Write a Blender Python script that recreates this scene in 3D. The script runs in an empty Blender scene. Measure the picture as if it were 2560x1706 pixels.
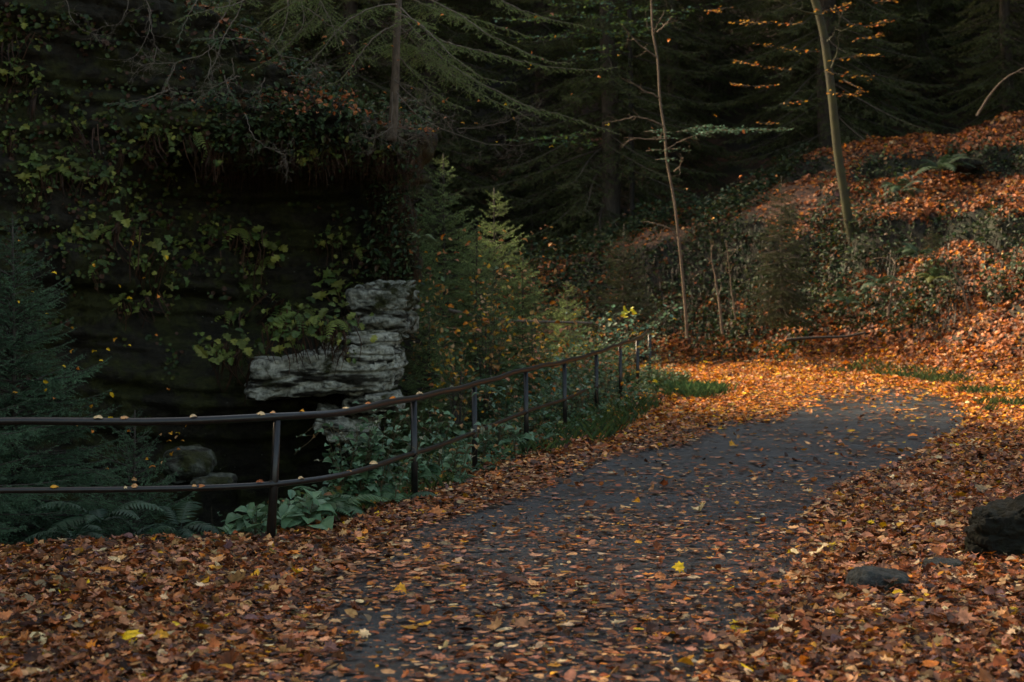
import bpy, bmesh, math, random
import numpy as np
from mathutils import Vector

R = math.radians
scene = bpy.context.scene
# ------------------------------------------------------------------ camera
F = 4267.0            # focal length in photograph pixels (60 mm on a 36 mm wide sensor)
CAMH, HOR = 1.75, 747.0
cam_d = bpy.data.cameras.new('camera'); cam = bpy.data.objects.new('camera', cam_d)
scene.collection.objects.link(cam); scene.camera = cam
cam.location = (0, 0, CAMH); cam.rotation_euler = (R(90), 0, 0)
cam_d.lens = 60; cam_d.sensor_width = 36; cam_d.clip_end = 2000; cam_d.clip_start = 0.1
cam_d.shift_y = -(853 - HOR) / 2560
cam_d.dof.use_dof = True; cam_d.dof.focus_distance = 13.5; cam_d.dof.aperture_fstop = 3.2
# ------------------------------------------------------------------ world, sun, exposure
SUN_AZ, SUN_EL = (-0.80, 0.42), 40.0     # direction towards the sun (x, y), elevation
world = bpy.data.worlds.new('World'); scene.world = world; world.use_nodes = True
wn = world.node_tree.nodes; wl = world.node_tree.links
sky = wn.new('ShaderNodeTexSky'); sky.sky_type = 'NISHITA'; sky.sun_disc = False
sky.sun_elevation = R(SUN_EL); sky.sun_rotation = math.atan2(SUN_AZ[0], SUN_AZ[1]) % (2 * math.pi)
sky.air_density = 1.0; sky.dust_density = 3.0; sky.ozone_density = 1.0
tint = wn.new('ShaderNodeMix'); tint.data_type = 'RGBA'; tint.blend_type = 'MULTIPLY'; tint.inputs[0].default_value = 1.0
tint.inputs[7].default_value = (1.0, .87, .66, 1)      # overcast brightening the blue of the clear sky
wl.new(sky.outputs[0], tint.inputs[6]); wl.new(tint.outputs[2], wn['Background'].inputs[0]); wn['Background'].inputs[1].default_value = 0.12
sun_d = bpy.data.lights.new('sun', 'SUN'); sun = bpy.data.objects.new('sun', sun_d)
scene.collection.objects.link(sun)
sun_d.energy = 2.7; sun_d.angle = R(10); sun_d.color = (1.0, 0.77, 0.50)
_n = math.hypot(*SUN_AZ)
sv = Vector((SUN_AZ[0] / _n * math.cos(R(SUN_EL)), SUN_AZ[1] / _n * math.cos(R(SUN_EL)), math.sin(R(SUN_EL))))
sun.rotation_euler = sv.to_track_quat('Z', 'Y').to_euler(); sun.location = (-30, 20, 40)
scene.view_settings.view_transform = 'Standard'; scene.view_settings.look = 'None'
scene.view_settings.exposure = 2.08; scene.view_settings.gamma = 1.0
scene.render.engine = 'CYCLES'
scene.cycles.use_denoising = True
scene.cycles.max_bounces = 6; scene.cycles.diffuse_bounces = 3; scene.cycles.glossy_bounces = 2
scene.cycles.transmission_bounces = 3; scene.cycles.transparent_max_bounces = 4
scene.cycles.caustics_reflective = False; scene.cycles.caustics_refractive = False

# ------------------------------------------------------------------ numpy helpers
def P(px, py, Y):
    """photograph pixel at depth Y -> world point"""
    return np.array([(px - 1280) * Y / F, Y, CAMH - (py - HOR) * Y / F])
def sstep(a, b, x):
    t = np.clip((np.asarray(x, float) - a) / (b - a), 0, 1); return t * t * (3 - 2 * t)
def _hash(ix, iy, iz, seed):
    h = (ix.astype(np.int64) * 374761393 + iy.astype(np.int64) * 668265263 + iz.astype(np.int64) * 2147483647 + seed * 1274126177) & 0xffffffff
    h = ((h ^ (h >> 13)) * 1274126177) & 0xffffffff
    h = ((h ^ (h >> 16)) * 2246822519) & 0xffffffff
    return ((h ^ (h >> 15)) & 0xffffff) / float(0xffffff)
def vnoise(x, y, z=0.0, seed=0):
    x, y, z = np.broadcast_arrays(np.asarray(x, float), np.asarray(y, float), np.asarray(z, float))
    ix, iy, iz = np.floor(x), np.floor(y), np.floor(z)
    fx, fy, fz = x - ix, y - iy, z - iz
    fx = fx * fx * (3 - 2 * fx); fy = fy * fy * (3 - 2 * fy); fz = fz * fz * (3 - 2 * fz)
    r = 0
    for dx in (0, 1):
        for dy in (0, 1):
            for dz in (0, 1):
                w = (fx if dx else 1 - fx) * (fy if dy else 1 - fy) * (fz if dz else 1 - fz)
                r = r + w * _hash(ix + dx, iy + dy, iz + dz, seed)
    return r
def fbm(x, y, z=0.0, seed=0, o=4, g=0.5):
    s = 0; a = 1.0; t = 0; f = 1.0
    for i in range(o):
        s = s + a * (vnoise(np.asarray(x) * f, np.asarray(y) * f, np.asarray(z) * f, seed + i * 17) - 0.5) * 2
        t += a; a *= g; f *= 2.03
    return s / t
def seg_dist(X, Y, pts):
    d = np.full(np.shape(X), 1e9)
    for (ax, ay), (bx, by) in zip(pts[:-1], pts[1:]):
        vx, vy = bx - ax, by - ay
        t = np.clip(((X - ax) * vx + (Y - ay) * vy) / (vx * vx + vy * vy), 0, 1)
        d = np.minimum(d, np.hypot(X - ax - t * vx, Y - ay - t * vy))
    return d
def in_poly(X, Y, pts):
    c = np.zeros(np.shape(X), bool); n = len(pts)
    for i in range(n):
        (ax, ay), (bx, by) = pts[i], pts[(i + 1) % n]
        if ay == by: continue
        k = ((ay > Y) != (by > Y)) & (X < (bx - ax) * (Y - ay) / (by - ay) + ax)
        c ^= k
    return c
def sdist(X, Y, poly, chain=None):
    d = seg_dist(X, Y, chain if chain is not None else poly + [poly[0]])
    return np.where(in_poly(X, Y, poly), -d, d)     # negative inside
def norm(v):
    v = np.asarray(v, float); return v / np.maximum(np.linalg.norm(v, axis=-1, keepdims=True), 1e-9)
def smooth_line(pts, n):
    """Catmull-Rom through pts"""
    p = np.array(pts, float); p = np.vstack([2 * p[0] - p[1], p, 2 * p[-1] - p[-2]])
    out = []
    for i in range(1, len(p) - 2):
        t = np.linspace(0, 1, n, endpoint=False)[:, None]
        a, b, c, d = p[i - 1], p[i], p[i + 1], p[i + 2]
        out.append(0.5 * ((2 * b) + (-a + c) * t + (2 * a - 5 * b + 4 * c - d) * t ** 2 + (-a + 3 * b - 3 * c + d) * t ** 3))
    out.append(p[-2][None]); return np.vstack(out)

# ------------------------------------------------------------------ mesh building
class MB:
    def __init__(s): s.v = []; s.f = {}; s.c = []; s.n = 0
    def add(s, V, Fs, col=None):
        V = np.asarray(V, float).reshape(-1, 3)
        if not isinstance(Fs, list): Fs = [Fs]
        for f in Fs:
            f = np.asarray(f, int)
            if f.size: s.f.setdefault(f.shape[1], []).append(f + s.n)
        s.v.append(V); s.n += len(V)
        if col is None: col = (1, 1, 1)
        c = np.asarray(col, float)
        if c.ndim == 1: c = np.broadcast_to(c, (len(V), 3))
        s.c.append(c)
    def mesh(s, name, mat, smooth=True, origin=(0, 0, 0), weld=False):
        me = bpy.data.meshes.new(name)
        if not s.v: return me
        V = np.vstack(s.v) - np.asarray(origin, float)
        C = np.vstack(s.c)
        fl, tot = [], []
        for k, L in s.f.items():
            a = np.vstack(L); fl.append(a.ravel()); tot.append(np.full(len(a), k))
        fl = np.concatenate(fl); tot = np.concatenate(tot)
        me.vertices.add(len(V)); me.vertices.foreach_set('co', V.ravel())
        me.loops.add(len(fl)); me.loops.foreach_set('vertex_index', fl)
        me.polygons.add(len(tot))
        st = np.concatenate([[0], np.cumsum(tot)[:-1]])
        me.polygons.foreach_set('loop_start', st); me.polygons.foreach_set('loop_total', tot)
        me.polygons.foreach_set('use_smooth', np.full(len(tot), smooth))
        at = me.attributes.new('col', 'FLOAT_COLOR', 'POINT')
        at.data.foreach_set('color', np.hstack([C, np.ones((len(C), 1))]).ravel())
        me.update(calc_edges=True); me.validate()
        if weld:
            b = bmesh.new(); b.from_mesh(me); bmesh.ops.remove_doubles(b, verts=b.verts, dist=1e-4)
            b.to_mesh(me); b.free()
            me.polygons.foreach_set('use_smooth', np.full(len(me.polygons), smooth))
        me.materials.append(mat); return me
    def obj(s, name, mat, parent=None, smooth=True, origin=None, weld=False):
        if origin is None: origin = tuple(parent.location) if parent is not None else (0, 0, 0)
        o = bpy.data.objects.new(name, s.mesh(name, mat, smooth, origin, weld))
        scene.collection.objects.link(o)
        if parent is not None: o.parent = parent
        return o
def tag(o, label=None, cat=None, group=None, kind=None):
    if label: o['label'] = label
    if cat: o['category'] = cat
    if group: o['group'] = group
    if kind: o['kind'] = kind
    return o
def thing(name, label, cat, loc, group=None):
    o = bpy.data.objects.new(name, None); scene.collection.objects.link(o)
    o.location = tuple(float(a) for a in loc); o.empty_display_size = 0.2
    return tag(o, label, cat, group)
def copy_thing(root, loc, rz, sc, label, group=None, tilt=0.0):
    c = root.copy(); scene.collection.objects.link(c)
    c.location = tuple(float(a) for a in loc); c.rotation_euler = (tilt, 0, rz); c.scale = (sc, sc, sc); c['label'] = label
    if group: c['group'] = group
    for ch in root.children:
        d = ch.copy(); scene.collection.objects.link(d); d.parent = c
    return c
def inst(V, Fs, M, T):
    """m copies of a template: M (m,3,3) with axes as columns, T (m,3)"""
    m, n = len(T), len(V)
    W = np.einsum('mij,nj->mni', M, V) + T[:, None, :]
    G = [(np.asarray(f)[None] + (np.arange(m) * n)[:, None, None]).reshape(-1, np.asarray(f).shape[1]) for f in Fs]
    return W.reshape(-1, 3), G
def frames(d, up, scale=1.0):
    d = norm(d); s = norm(np.cross(up, d)); n = np.cross(d, s)
    M = np.stack([d, s, n], axis=-1)
    return M * (np.asarray(scale).reshape(-1, 1, 1) if np.ndim(scale) else scale)
def tube(mb, pts, rad, k=7, col=None, cap=True):
    p = np.asarray(pts, float); r = np.broadcast_to(np.asarray(rad, float), (len(p),))
    t = norm(np.gradient(p, axis=0)); ref = np.array([0.0, 0, 1.0]) if abs(t[0][2]) < .9 else np.array([1.0, 0, 0])
    s = norm(np.cross(t, ref)); u = np.cross(t, s)
    a = np.linspace(0, 2 * np.pi, k, endpoint=False)
    V = p[:, None] + r[:, None, None] * (np.cos(a)[None, :, None] * s[:, None] + np.sin(a)[None, :, None] * u[:, None])
    n = len(p); i = np.arange(n - 1)[:, None] * k; j = np.arange(k)[None]; j2 = (j + 1) % k
    Fq = np.stack([i + j, i + j2, i + k + j2, i + k + j], -1).reshape(-1, 4)
    fs = [Fq]
    if cap: fs.append(np.array([list(range(k))[::-1], [(n - 1) * k + q for q in range(k)]]))
    mb.add(V.reshape(-1, 3), fs, col)
def segs_wood(mb, A, B, ra, rb, col):
    """thin three-sided twigs from A to B"""
    if len(A) == 0: return
    d = norm(B - A); ref = np.where(np.abs(d[:, 2:3]) < .9, np.array([[0, 0, 1.0]]), np.array([[1.0, 0, 0]]))
    s = norm(np.cross(d, ref)); u = np.cross(d, s); V = []
    for X, r in ((A, ra), (B, rb)):
        r = np.broadcast_to(np.asarray(r, float), (len(A),))[:, None]
        for a in (0, 2.094, 4.189): V.append(X + r * (math.cos(a) * s + math.sin(a) * u))
    V = np.stack(V, 1); m = len(A)
    f = np.array([[0, 1, 4, 3], [1, 2, 5, 4], [2, 0, 3, 5]])
    mb.add(V.reshape(-1, 3), (f[None] + (np.arange(m) * 6)[:, None, None]).reshape(-1, 4), col)

# ------------------------------------------------------------------ materials
def nodes(name):
    m = bpy.data.materials.new(name); m.use_nodes = True
    return m, m.node_tree.nodes, m.node_tree.links, m.node_tree.nodes['Principled BSDF']
def ntex(N, L, scale, detail=6, rough=.6, coord='Object'):
    tc = N.new('ShaderNodeTexCoord'); t = N.new('ShaderNodeTexNoise')
    t.inputs['Scale'].default_value = scale; t.inputs['Detail'].default_value = detail; t.inputs['Roughness'].default_value = rough
    L.new(tc.outputs[coord], t.inputs['Vector']); return t
def ramp(N, L, src, stops):
    r = N.new('ShaderNodeValToRGB'); L.new(src, r.inputs[0]); e = r.color_ramp.elements
    while len(e) < len(stops): e.new(0.5)
    for q, (p, c) in zip(e, stops): q.position = p; q.color = (*c, 1)
    return r
def mixc(N, L, fac, a, b, mode='MIX'):
    m = N.new('ShaderNodeMix'); m.data_type = 'RGBA'; m.blend_type = mode
    for s, v in ((m.inputs[0], fac), (m.inputs[6], a), (m.inputs[7], b)):
        if hasattr(v, 'is_output'): L.new(v, s)
        else: s.default_value = v if isinstance(v, (int, float)) else (*v, 1)
    return m.outputs[2]
def bump(N, L, h, strength, dist, bsdf):
    b = N.new('ShaderNodeBump'); b.inputs['Strength'].default_value = strength; b.inputs['Distance'].default_value = dist
    L.new(h, b.inputs['Height']); L.new(b.outputs[0], bsdf.inputs['Normal'])
def leafmat(name, rough=.5, trans=.3, nscale=30, spec=.4, var=.35):
    m, N, L, B = nodes(name)
    a = N.new('ShaderNodeAttribute'); a.attribute_name = 'col'
    t = ntex(N, L, nscale, 3)
    r = ramp(N, L, t.outputs[0], [(.3, (1 - var,) * 3), (.7, (1 + var * .6,) * 3)])
    c = mixc(N, L, 1.0, a.outputs[0], r.outputs[0], 'MULTIPLY')
    L.new(c, B.inputs['Base Color']); B.inputs['Roughness'].default_value = rough
    B.inputs['Specular IOR Level'].default_value = spec
    if trans > 0:
        tr = N.new('ShaderNodeBsdfTranslucent'); L.new(c, tr.inputs[0])
        mx = N.new('ShaderNodeMixShader'); mx.inputs[0].default_value = trans
        L.new(B.outputs[0], mx.inputs[1]); L.new(tr.outputs[0], mx.inputs[2])
        L.new(mx.outputs[0], N['Material Output'].inputs[0])
    return m
M_LITTER = leafmat('fallen_leaves', .5, .15, 25, .22, .5)
M_NEEDLE = leafmat('needles', .6, .3, 6, .15, .3)
M_LEAF = leafmat('green_leaves', .5, .3, 12, .25, .3)
M_FERN = leafmat('fern_fronds', .55, .25, 12, .3, .3)
def barkmat(name, c1, c2, scale=18, moss=None):
    m, N, L, B = nodes(name)
    t = ntex(N, L, scale, 8, .7); mp = N.new('ShaderNodeMapping'); mp.inputs['Scale'].default_value = (1, 1, .25)
    tc = N.new('ShaderNodeTexCoord'); L.new(tc.outputs['Object'], mp.inputs[0]); L.new(mp.outputs[0], t.inputs['Vector'])
    c = ramp(N, L, t.outputs[0], [(.35, c1), (.65, c2)]).outputs[0]
    if moss:
        t2 = ntex(N, L, 2.2, 6); f = ramp(N, L, t2.outputs[0], [(.4, (0, 0, 0)), (.6, (1, 1, 1))])
        c = mixc(N, L, f.outputs[0], c, moss)
    L.new(c, B.inputs['Base Color']); B.inputs['Roughness'].default_value = .85
    bump(N, L, t.outputs[0], .6, .02, B); return m
M_DARKBARK = barkmat('darkened_bark', (.006, .005, .004), (.022, .018, .013))  # bark blackened so the sunlit beech trunk looks shaded; log shares it
M_BARK = barkmat('spruce_bark', (.02, .015, .011), (.07, .055, .04))
M_TWIG = barkmat('bare_twig', (.07, .055, .04), (.20, .155, .115), 30)
M_PALEBARK = barkmat('sapling_bark', (.05, .036, .025), (.16, .115, .075), 22)
M_MOSSBARK = barkmat('mossy_bark', (.014, .013, .006), (.038, .034, .014), 14, (.040, .040, .009))

# ------------------------------------------------------------------ layout of the place
RAILP = [(-1.68, 12.2), (-.84, 14.6), (-.375, 16.9), (.155, 19.2), (.66, 21.5), (1.18, 23.9), (1.66, 26.2), (2.1, 28.6), (2.5, 31.0)]
RAILZ = [.90, .902, .90, .95, .955, .99, 1.05, 1.08, 1.155]
RAVCHAIN = [(-14, 10.4), (-6.5, 11.3), (-4.1, 11.72), (-1.68, 12.3)] + [(x - .1, y) for x, y in RAILP[1:]] + [(2.2, 32.2), (0, 33.6), (-6, 36.5), (-20, 41)]
RAVPOLY = RAVCHAIN
ROAD_L = [(-4.5, -8), (-2.6, 2), (-1.6, 7.8), (-1.5, 9.2), (-1.05, 13.2), (-.3, 16), (.8, 18.8), (2.2, 22.5), (3.4, 26), (4.0, 29), (3.8, 31), (2.6, 32.9), (0, 34.6), (-6, 37.5), (-20, 42)]
ROAD_R = [(-1.2, -8), (.2, 2), (1.05, 7.8), (1.45, 9.2), (2.5, 13.2), (3.45, 16), (4.65, 18.8), (6.1, 22.5), (6.9, 26), (7.2, 29.5), (6.5, 33), (4.2, 36), (1.2, 38), (-5, 40.6), (-19, 45.2)]
RL = smooth_line(ROAD_L, 8); RR = smooth_line(ROAD_R, 8)
ROADPOLY = [tuple(p) for p in RL] + [tuple(p) for p in RR[::-1]]
OUTPOLY = [tuple(p) for p in RR] + [(-40, 200), (200, 200), (200, -40), (-1.2, -40)]
CLIFF_PATH = [(-10.5, 2), (-9.6, 9), (-8.6, 15), (-7.2, 19.5), (-5.0, 21.2), (-3.0, 21.8), (-1.45, 22.1), (-1.25, 23.2), (-1.6, 26), (-2.6, 31)]  # unseen left run towards the camera added to shade the foreground
CLIFFPOLY = CLIFF_PATH + [(-12, 36), (-40, 36), (-40, 2)]
def base_z(Y): return .25 * sstep(15, 32, Y)
def ground_z(X, Y, fine=True):
    X = np.asarray(X, float); Y = np.asarray(Y, float)
    b = base_z(Y)
    dr = np.maximum(sdist(X, Y, ROADPOLY), 0)
    out = in_poly(X, Y, OUTPOLY)
    n1 = fbm(X * .35, Y * .35, 0, 3, 4)
    # right hand bank, stepped
    A = .60 + .33 * (np.minimum(Y, 43) - 30) + .30 * (X - 8) - .55 * np.maximum(Y - 43.5, 0) + .55 * n1
    s = 1.75; A = A + .35 * fbm(X * .9, Y * .9, 0, 33, 3); q = A / s; fl = np.floor(q); fr = q - fl
    A2 = s * (fl + .62 * fr + .38 * sstep(.66, .84, fr))
    stp = sstep(-.35, .35, fbm(X * .28 + 4, Y * .28, 0, 37, 3)) * .75 + .1      # ledges come and go along the slope
    A2 = np.where(A > 0, A + (A2 - A) * stp, 0)
    B = .85 * (Y - 45.5) + 1.2 * fbm(X * .15, Y * .15, 0, 9, 4) + .12 * np.abs(X)
    hill = np.maximum(np.maximum(A2, B), 0)
    hill = np.minimum(hill, 38)
    w = sstep(.2, 4.5, dr)
    near = .03 * np.minimum(dr, 8) * sstep(26, 14, Y)
    z = b + np.where(out, np.maximum(hill * w, near * 1.0), 0)
    # ravine beyond the railing
    dv = sdist(X, Y, RAVPOLY, RAVCHAIN)
    inside = np.maximum(-dv, 0)
    depth = 3.6 * sstep(27, 21, Y) + 1.1
    z = np.where(dv < 0, b - depth * sstep(.12, 2.6 + .5 * n1, inside), z)
    # hidden core under the cliff
    dc = sdist(X, Y, CLIFFPOLY)
    z = np.where(dc < -1.5, np.maximum(z, -2), z)
    # verge hump and leaf drifts
    if fine: z = z + .035 * fbm(X * 1.7, Y * 1.7, 0, 21, 3) * sstep(.1, .8, dr) + .25 * fbm(X * .9, Y * .9, 0, 5, 4) * sstep(.3, 2.5, hill)
    return np.where(sdist(X, Y, ROADPOLY) < -.12, z - .06, z)

def axis(lo, f0, f1, hi, step, grow=1.35):
    a = list(np.arange(f0, f1, step)); s = step; x = f0
    while x > lo: s *= grow; x -= s; a.insert(0, x)
    s = step; x = a[-1]
    while x < hi: s *= grow; x += s; a.append(x)
    return np.array(a)
def soilmat():
    m, N, L, B = nodes('forest_soil')
    tc = N.new('ShaderNodeTexCoord')
    v = N.new('ShaderNodeTexVoronoi'); v.inputs['Scale'].default_value = 13; v.inputs['Randomness'].default_value = 1
    n0 = ntex(N, L, 9, 3); w = mixc(N, L, .12, tc.outputs['Object'], n0.outputs[1], 'ADD'); L.new(w, v.inputs['Vector'])
    sp = N.new('ShaderNodeSeparateColor'); L.new(v.outputs['Color'], sp.inputs[0])
    lf = ramp(N, L, sp.outputs[0], [(0, (.022, .012, .008)), (.3, (.06, .024, .012)), (.6, (.11, .045, .02)), (.85, (.16, .07, .03)), (1, (.07, .04, .025))])
    t = ntex(N, L, .55, 7); f = ramp(N, L, t.outputs[0], [(.42, (0, 0, 0)), (.58, (1, 1, 1))])
    moss = ramp(N, L, ntex(N, L, 30, 4).outputs[0], [(.3, (.004, .006, .002)), (.7, (.014, .019, .005))])
    g = N.new('ShaderNodeNewGeometry'); sx = N.new('ShaderNodeSeparateXYZ'); L.new(g.outputs['Normal'], sx.inputs[0])
    steep = ramp(N, L, sx.outputs[2], [(.70, (1, 1, 1)), (.86, (0, 0, 0))])
    shaded_dirt = ramp(N, L, ntex(N, L, 12, 8).outputs[0], [(.3, (.003, .0024, .0016)), (.7, (.012, .009, .0055))])  # bare earth, darkened to stand in for shade on steep steps
    c = mixc(N, L, f.outputs[0], lf.outputs[0], mixc(N, L, .5, lf.outputs[0], moss.outputs[0]))
    c = mixc(N, L, steep.outputs[0], c, mixc(N, L, f.outputs[0], shaded_dirt.outputs[0], moss.outputs[0]))
    L.new(c, B.inputs['Base Color']); B.inputs['Roughness'].default_value = .9
    bump(N, L, v.outputs['Distance'], .5, .02, B); return m
def heightgrid(name, xs, ys, mat, label=None, cat=None):
    X, Y = np.meshgrid(xs, ys); Z = ground_z(X, Y)
    V = np.stack([X, Y, Z], -1).reshape(-1, 3); w = len(xs); h = len(ys)
    i = (np.arange(h - 1)[:, None] * w + np.arange(w - 1)[None])
    mb = MB(); mb.add(V, np.stack([i, i + 1, i + w + 1, i + w], -1).reshape(-1, 4))
    return mb.obj(name, mat)
g = heightgrid('ground', axis(-160, -11, 17, 160, .14), axis(-60, 5.5, 52, 220, .14), soilmat())
tag(g, 'leaf covered forest floor falling into the ravine and rising as a stepped bank', 'ground', kind='structure')

def asphalt():
    m, N, L, B = nodes('asphalt')
    t = ntex(N, L, 1.6, 8, .7); t2 = ntex(N, L, 75, 5, .85)
    a = ramp(N, L, t.outputs[0], [(.3, (.005, .010, .0135)), (.7, (.014, .023, .030))])
    b = ramp(N, L, t2.outputs[0], [(.36, (.35,) * 3), (.62, (1.6,) * 3)])
    vc = N.new('ShaderNodeTexVoronoi'); vc.feature = 'DISTANCE_TO_EDGE'; vc.inputs['Scale'].default_value = 1.1
    tcv = N.new('ShaderNodeTexCoord'); nw_ = ntex(N, L, 3, 4); L.new(mixc(N, L, .25, tcv.outputs['Object'], nw_.outputs[1], 'ADD'), vc.inputs['Vector'])
    cr = ramp(N, L, vc.outputs['Distance'], [(.004, (.25,) * 3), (.014, (1, 1, 1))])
    dm = ramp(N, L, ntex(N, L, .8, 7, .7).outputs[0], [(.40, (.55,) * 3), (.56, (1.1,) * 3)])
    cc = mixc(N, L, 1, mixc(N, L, 1, a.outputs[0], b.outputs[0], 'MULTIPLY'), dm.outputs[0], 'MULTIPLY')
    L.new(mixc(N, L, .8, cc, cr.outputs[0], 'MULTIPLY'), B.inputs['Base Color'])
    r = ramp(N, L, t.outputs[0], [(.35, (.30,) * 3), (.65, (.62,) * 3)]); L.new(r.outputs[0], B.inputs['Roughness'])
    bump(N, L, t2.outputs[0], .9, .012, B); return m
def build_road():
    k = 14; t = np.linspace(0, 1, k)[None, :, None]
    W = RL[:, None] * (1 - t) + RR[:, None] * t
    X, Y = W[..., 0], W[..., 1]
    crown = .02 * (1 - (2 * t[..., 0] - 1) ** 2)
    Z = base_z(Y) + .006 + crown + .008 * fbm(X, Y, 0, 4, 3) - .035 * (np.abs(2 * t[..., 0] - 1) > .999)
    V = np.stack([X, Y, Z], -1).reshape(-1, 3); n = len(RL)
    i = (np.arange(n - 1)[:, None] * k + np.arange(k - 1)[None])
    mb = MB(); mb.add(V, np.stack([i, i + 1, i + k + 1, i + k], -1).reshape(-1, 4)[:, ::-1][:, ::-1])
    o = mb.obj('road', asphalt()); tag(o, 'narrow asphalt road bending away to the left under fallen leaves', 'road', kind='structure')
build_road()

# ------------------------------------------------------------------ cliff and rocks
def rockmat(name, pale, moss=.5, dark=(.007, .006, .004), mid=(.034, .028, .017)):
    m, N, L, B = nodes(name)
    t = ntex(N, L, 2.2, 9, .65); t2 = ntex(N, L, 14, 8, .7)
    mp = N.new('ShaderNodeMapping'); mp.inputs['Scale'].default_value = (.6, .6, 3.2)
    tc = N.new('ShaderNodeTexCoord'); L.new(tc.outputs['Object'], mp.inputs[0])
    t3 = N.new('ShaderNodeTexNoise'); t3.inputs['Scale'].default_value = 3; t3.inputs['Detail'].default_value = 8
    L.new(mp.outputs[0], t3.inputs['Vector'])
    c = ramp(N, L, t2.outputs[0], [(.3, dark), (.7, mid)]).outputs[0]
    if pale:
        pc = ramp(N, L, t2.outputs[0], [(.33, tuple(q * .06 for q in pale)), (.43, tuple(q * .45 for q in pale)), (.60, pale)])
        f = ramp(N, L, t3.outputs[0], [(.40, (0, 0, 0)), (.49, (1, 1, 1))])
        c = mixc(N, L, f.outputs[0], c, pc.outputs[0])
    mo = ramp(N, L, t2.outputs[0], [(.3, (.012, .014, .004)), (.7, (.050, .050, .013))])
    f2 = ramp(N, L, t.outputs[0], [(.62 - moss * .3, (0, 0, 0)), (.72 - moss * .3, (1, 1, 1))])
    c = mixc(N, L, f2.outputs[0], c, mo.outputs[0])
    L.new(c, B.inputs['Base Color']); B.inputs['Roughness'].default_value = .75
    ad = N.new('ShaderNodeMath'); ad.operation = 'ADD'; L.new(t2.outputs[0], ad.inputs[0]); L.new(t3.outputs[0], ad.inputs[1])
    B.inputs['Specular IOR Level'].default_value = .2
    if not pale:      # pale lichen flecks
        vo = N.new('ShaderNodeTexVoronoi'); vo.inputs['Scale'].default_value = 9; L.new(tc.outputs['Object'], vo.inputs['Vector'])
        fl = ramp(N, L, vo.outputs['Distance'], [(.05, (1, 1, 1)), (.10, (0, 0, 0))]); mk_ = ramp(N, L, ntex(N, L, .9, 4).outputs[0], [(.54, (0, 0, 0)), (.60, (1, 1, 1))])
        ff = mixc(N, L, 1.0, fl.outputs[0], mk_.outputs[0], 'MULTIPLY'); c = mixc(N, L, ff, c, (.22, .24, .19)); L.new(c, B.inputs['Base Color'])
    bump(N, L, ad.outputs[0], 1.0, .06, B); return m
M_CLIFF = rockmat('wet_dark_sandstone', None, .55)
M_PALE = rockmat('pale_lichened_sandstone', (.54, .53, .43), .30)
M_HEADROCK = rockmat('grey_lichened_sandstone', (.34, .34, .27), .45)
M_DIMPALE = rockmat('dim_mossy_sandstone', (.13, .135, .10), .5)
M_MOSSROCK = rockmat('mossy_boulder', None, .25, (.006, .006, .005), (.016, .017, .010))
M_GREYROCK = rockmat('grey_stone', (.07, .075, .07), 0.1, (.02, .022, .023), (.05, .055, .058))
def cliff_top(x, y):
    return 3.9 + .55 * np.clip(-1.3 - x, 0, 12) + .5 * fbm(x * .5, y * .5, 0, 31, 3)
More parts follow.
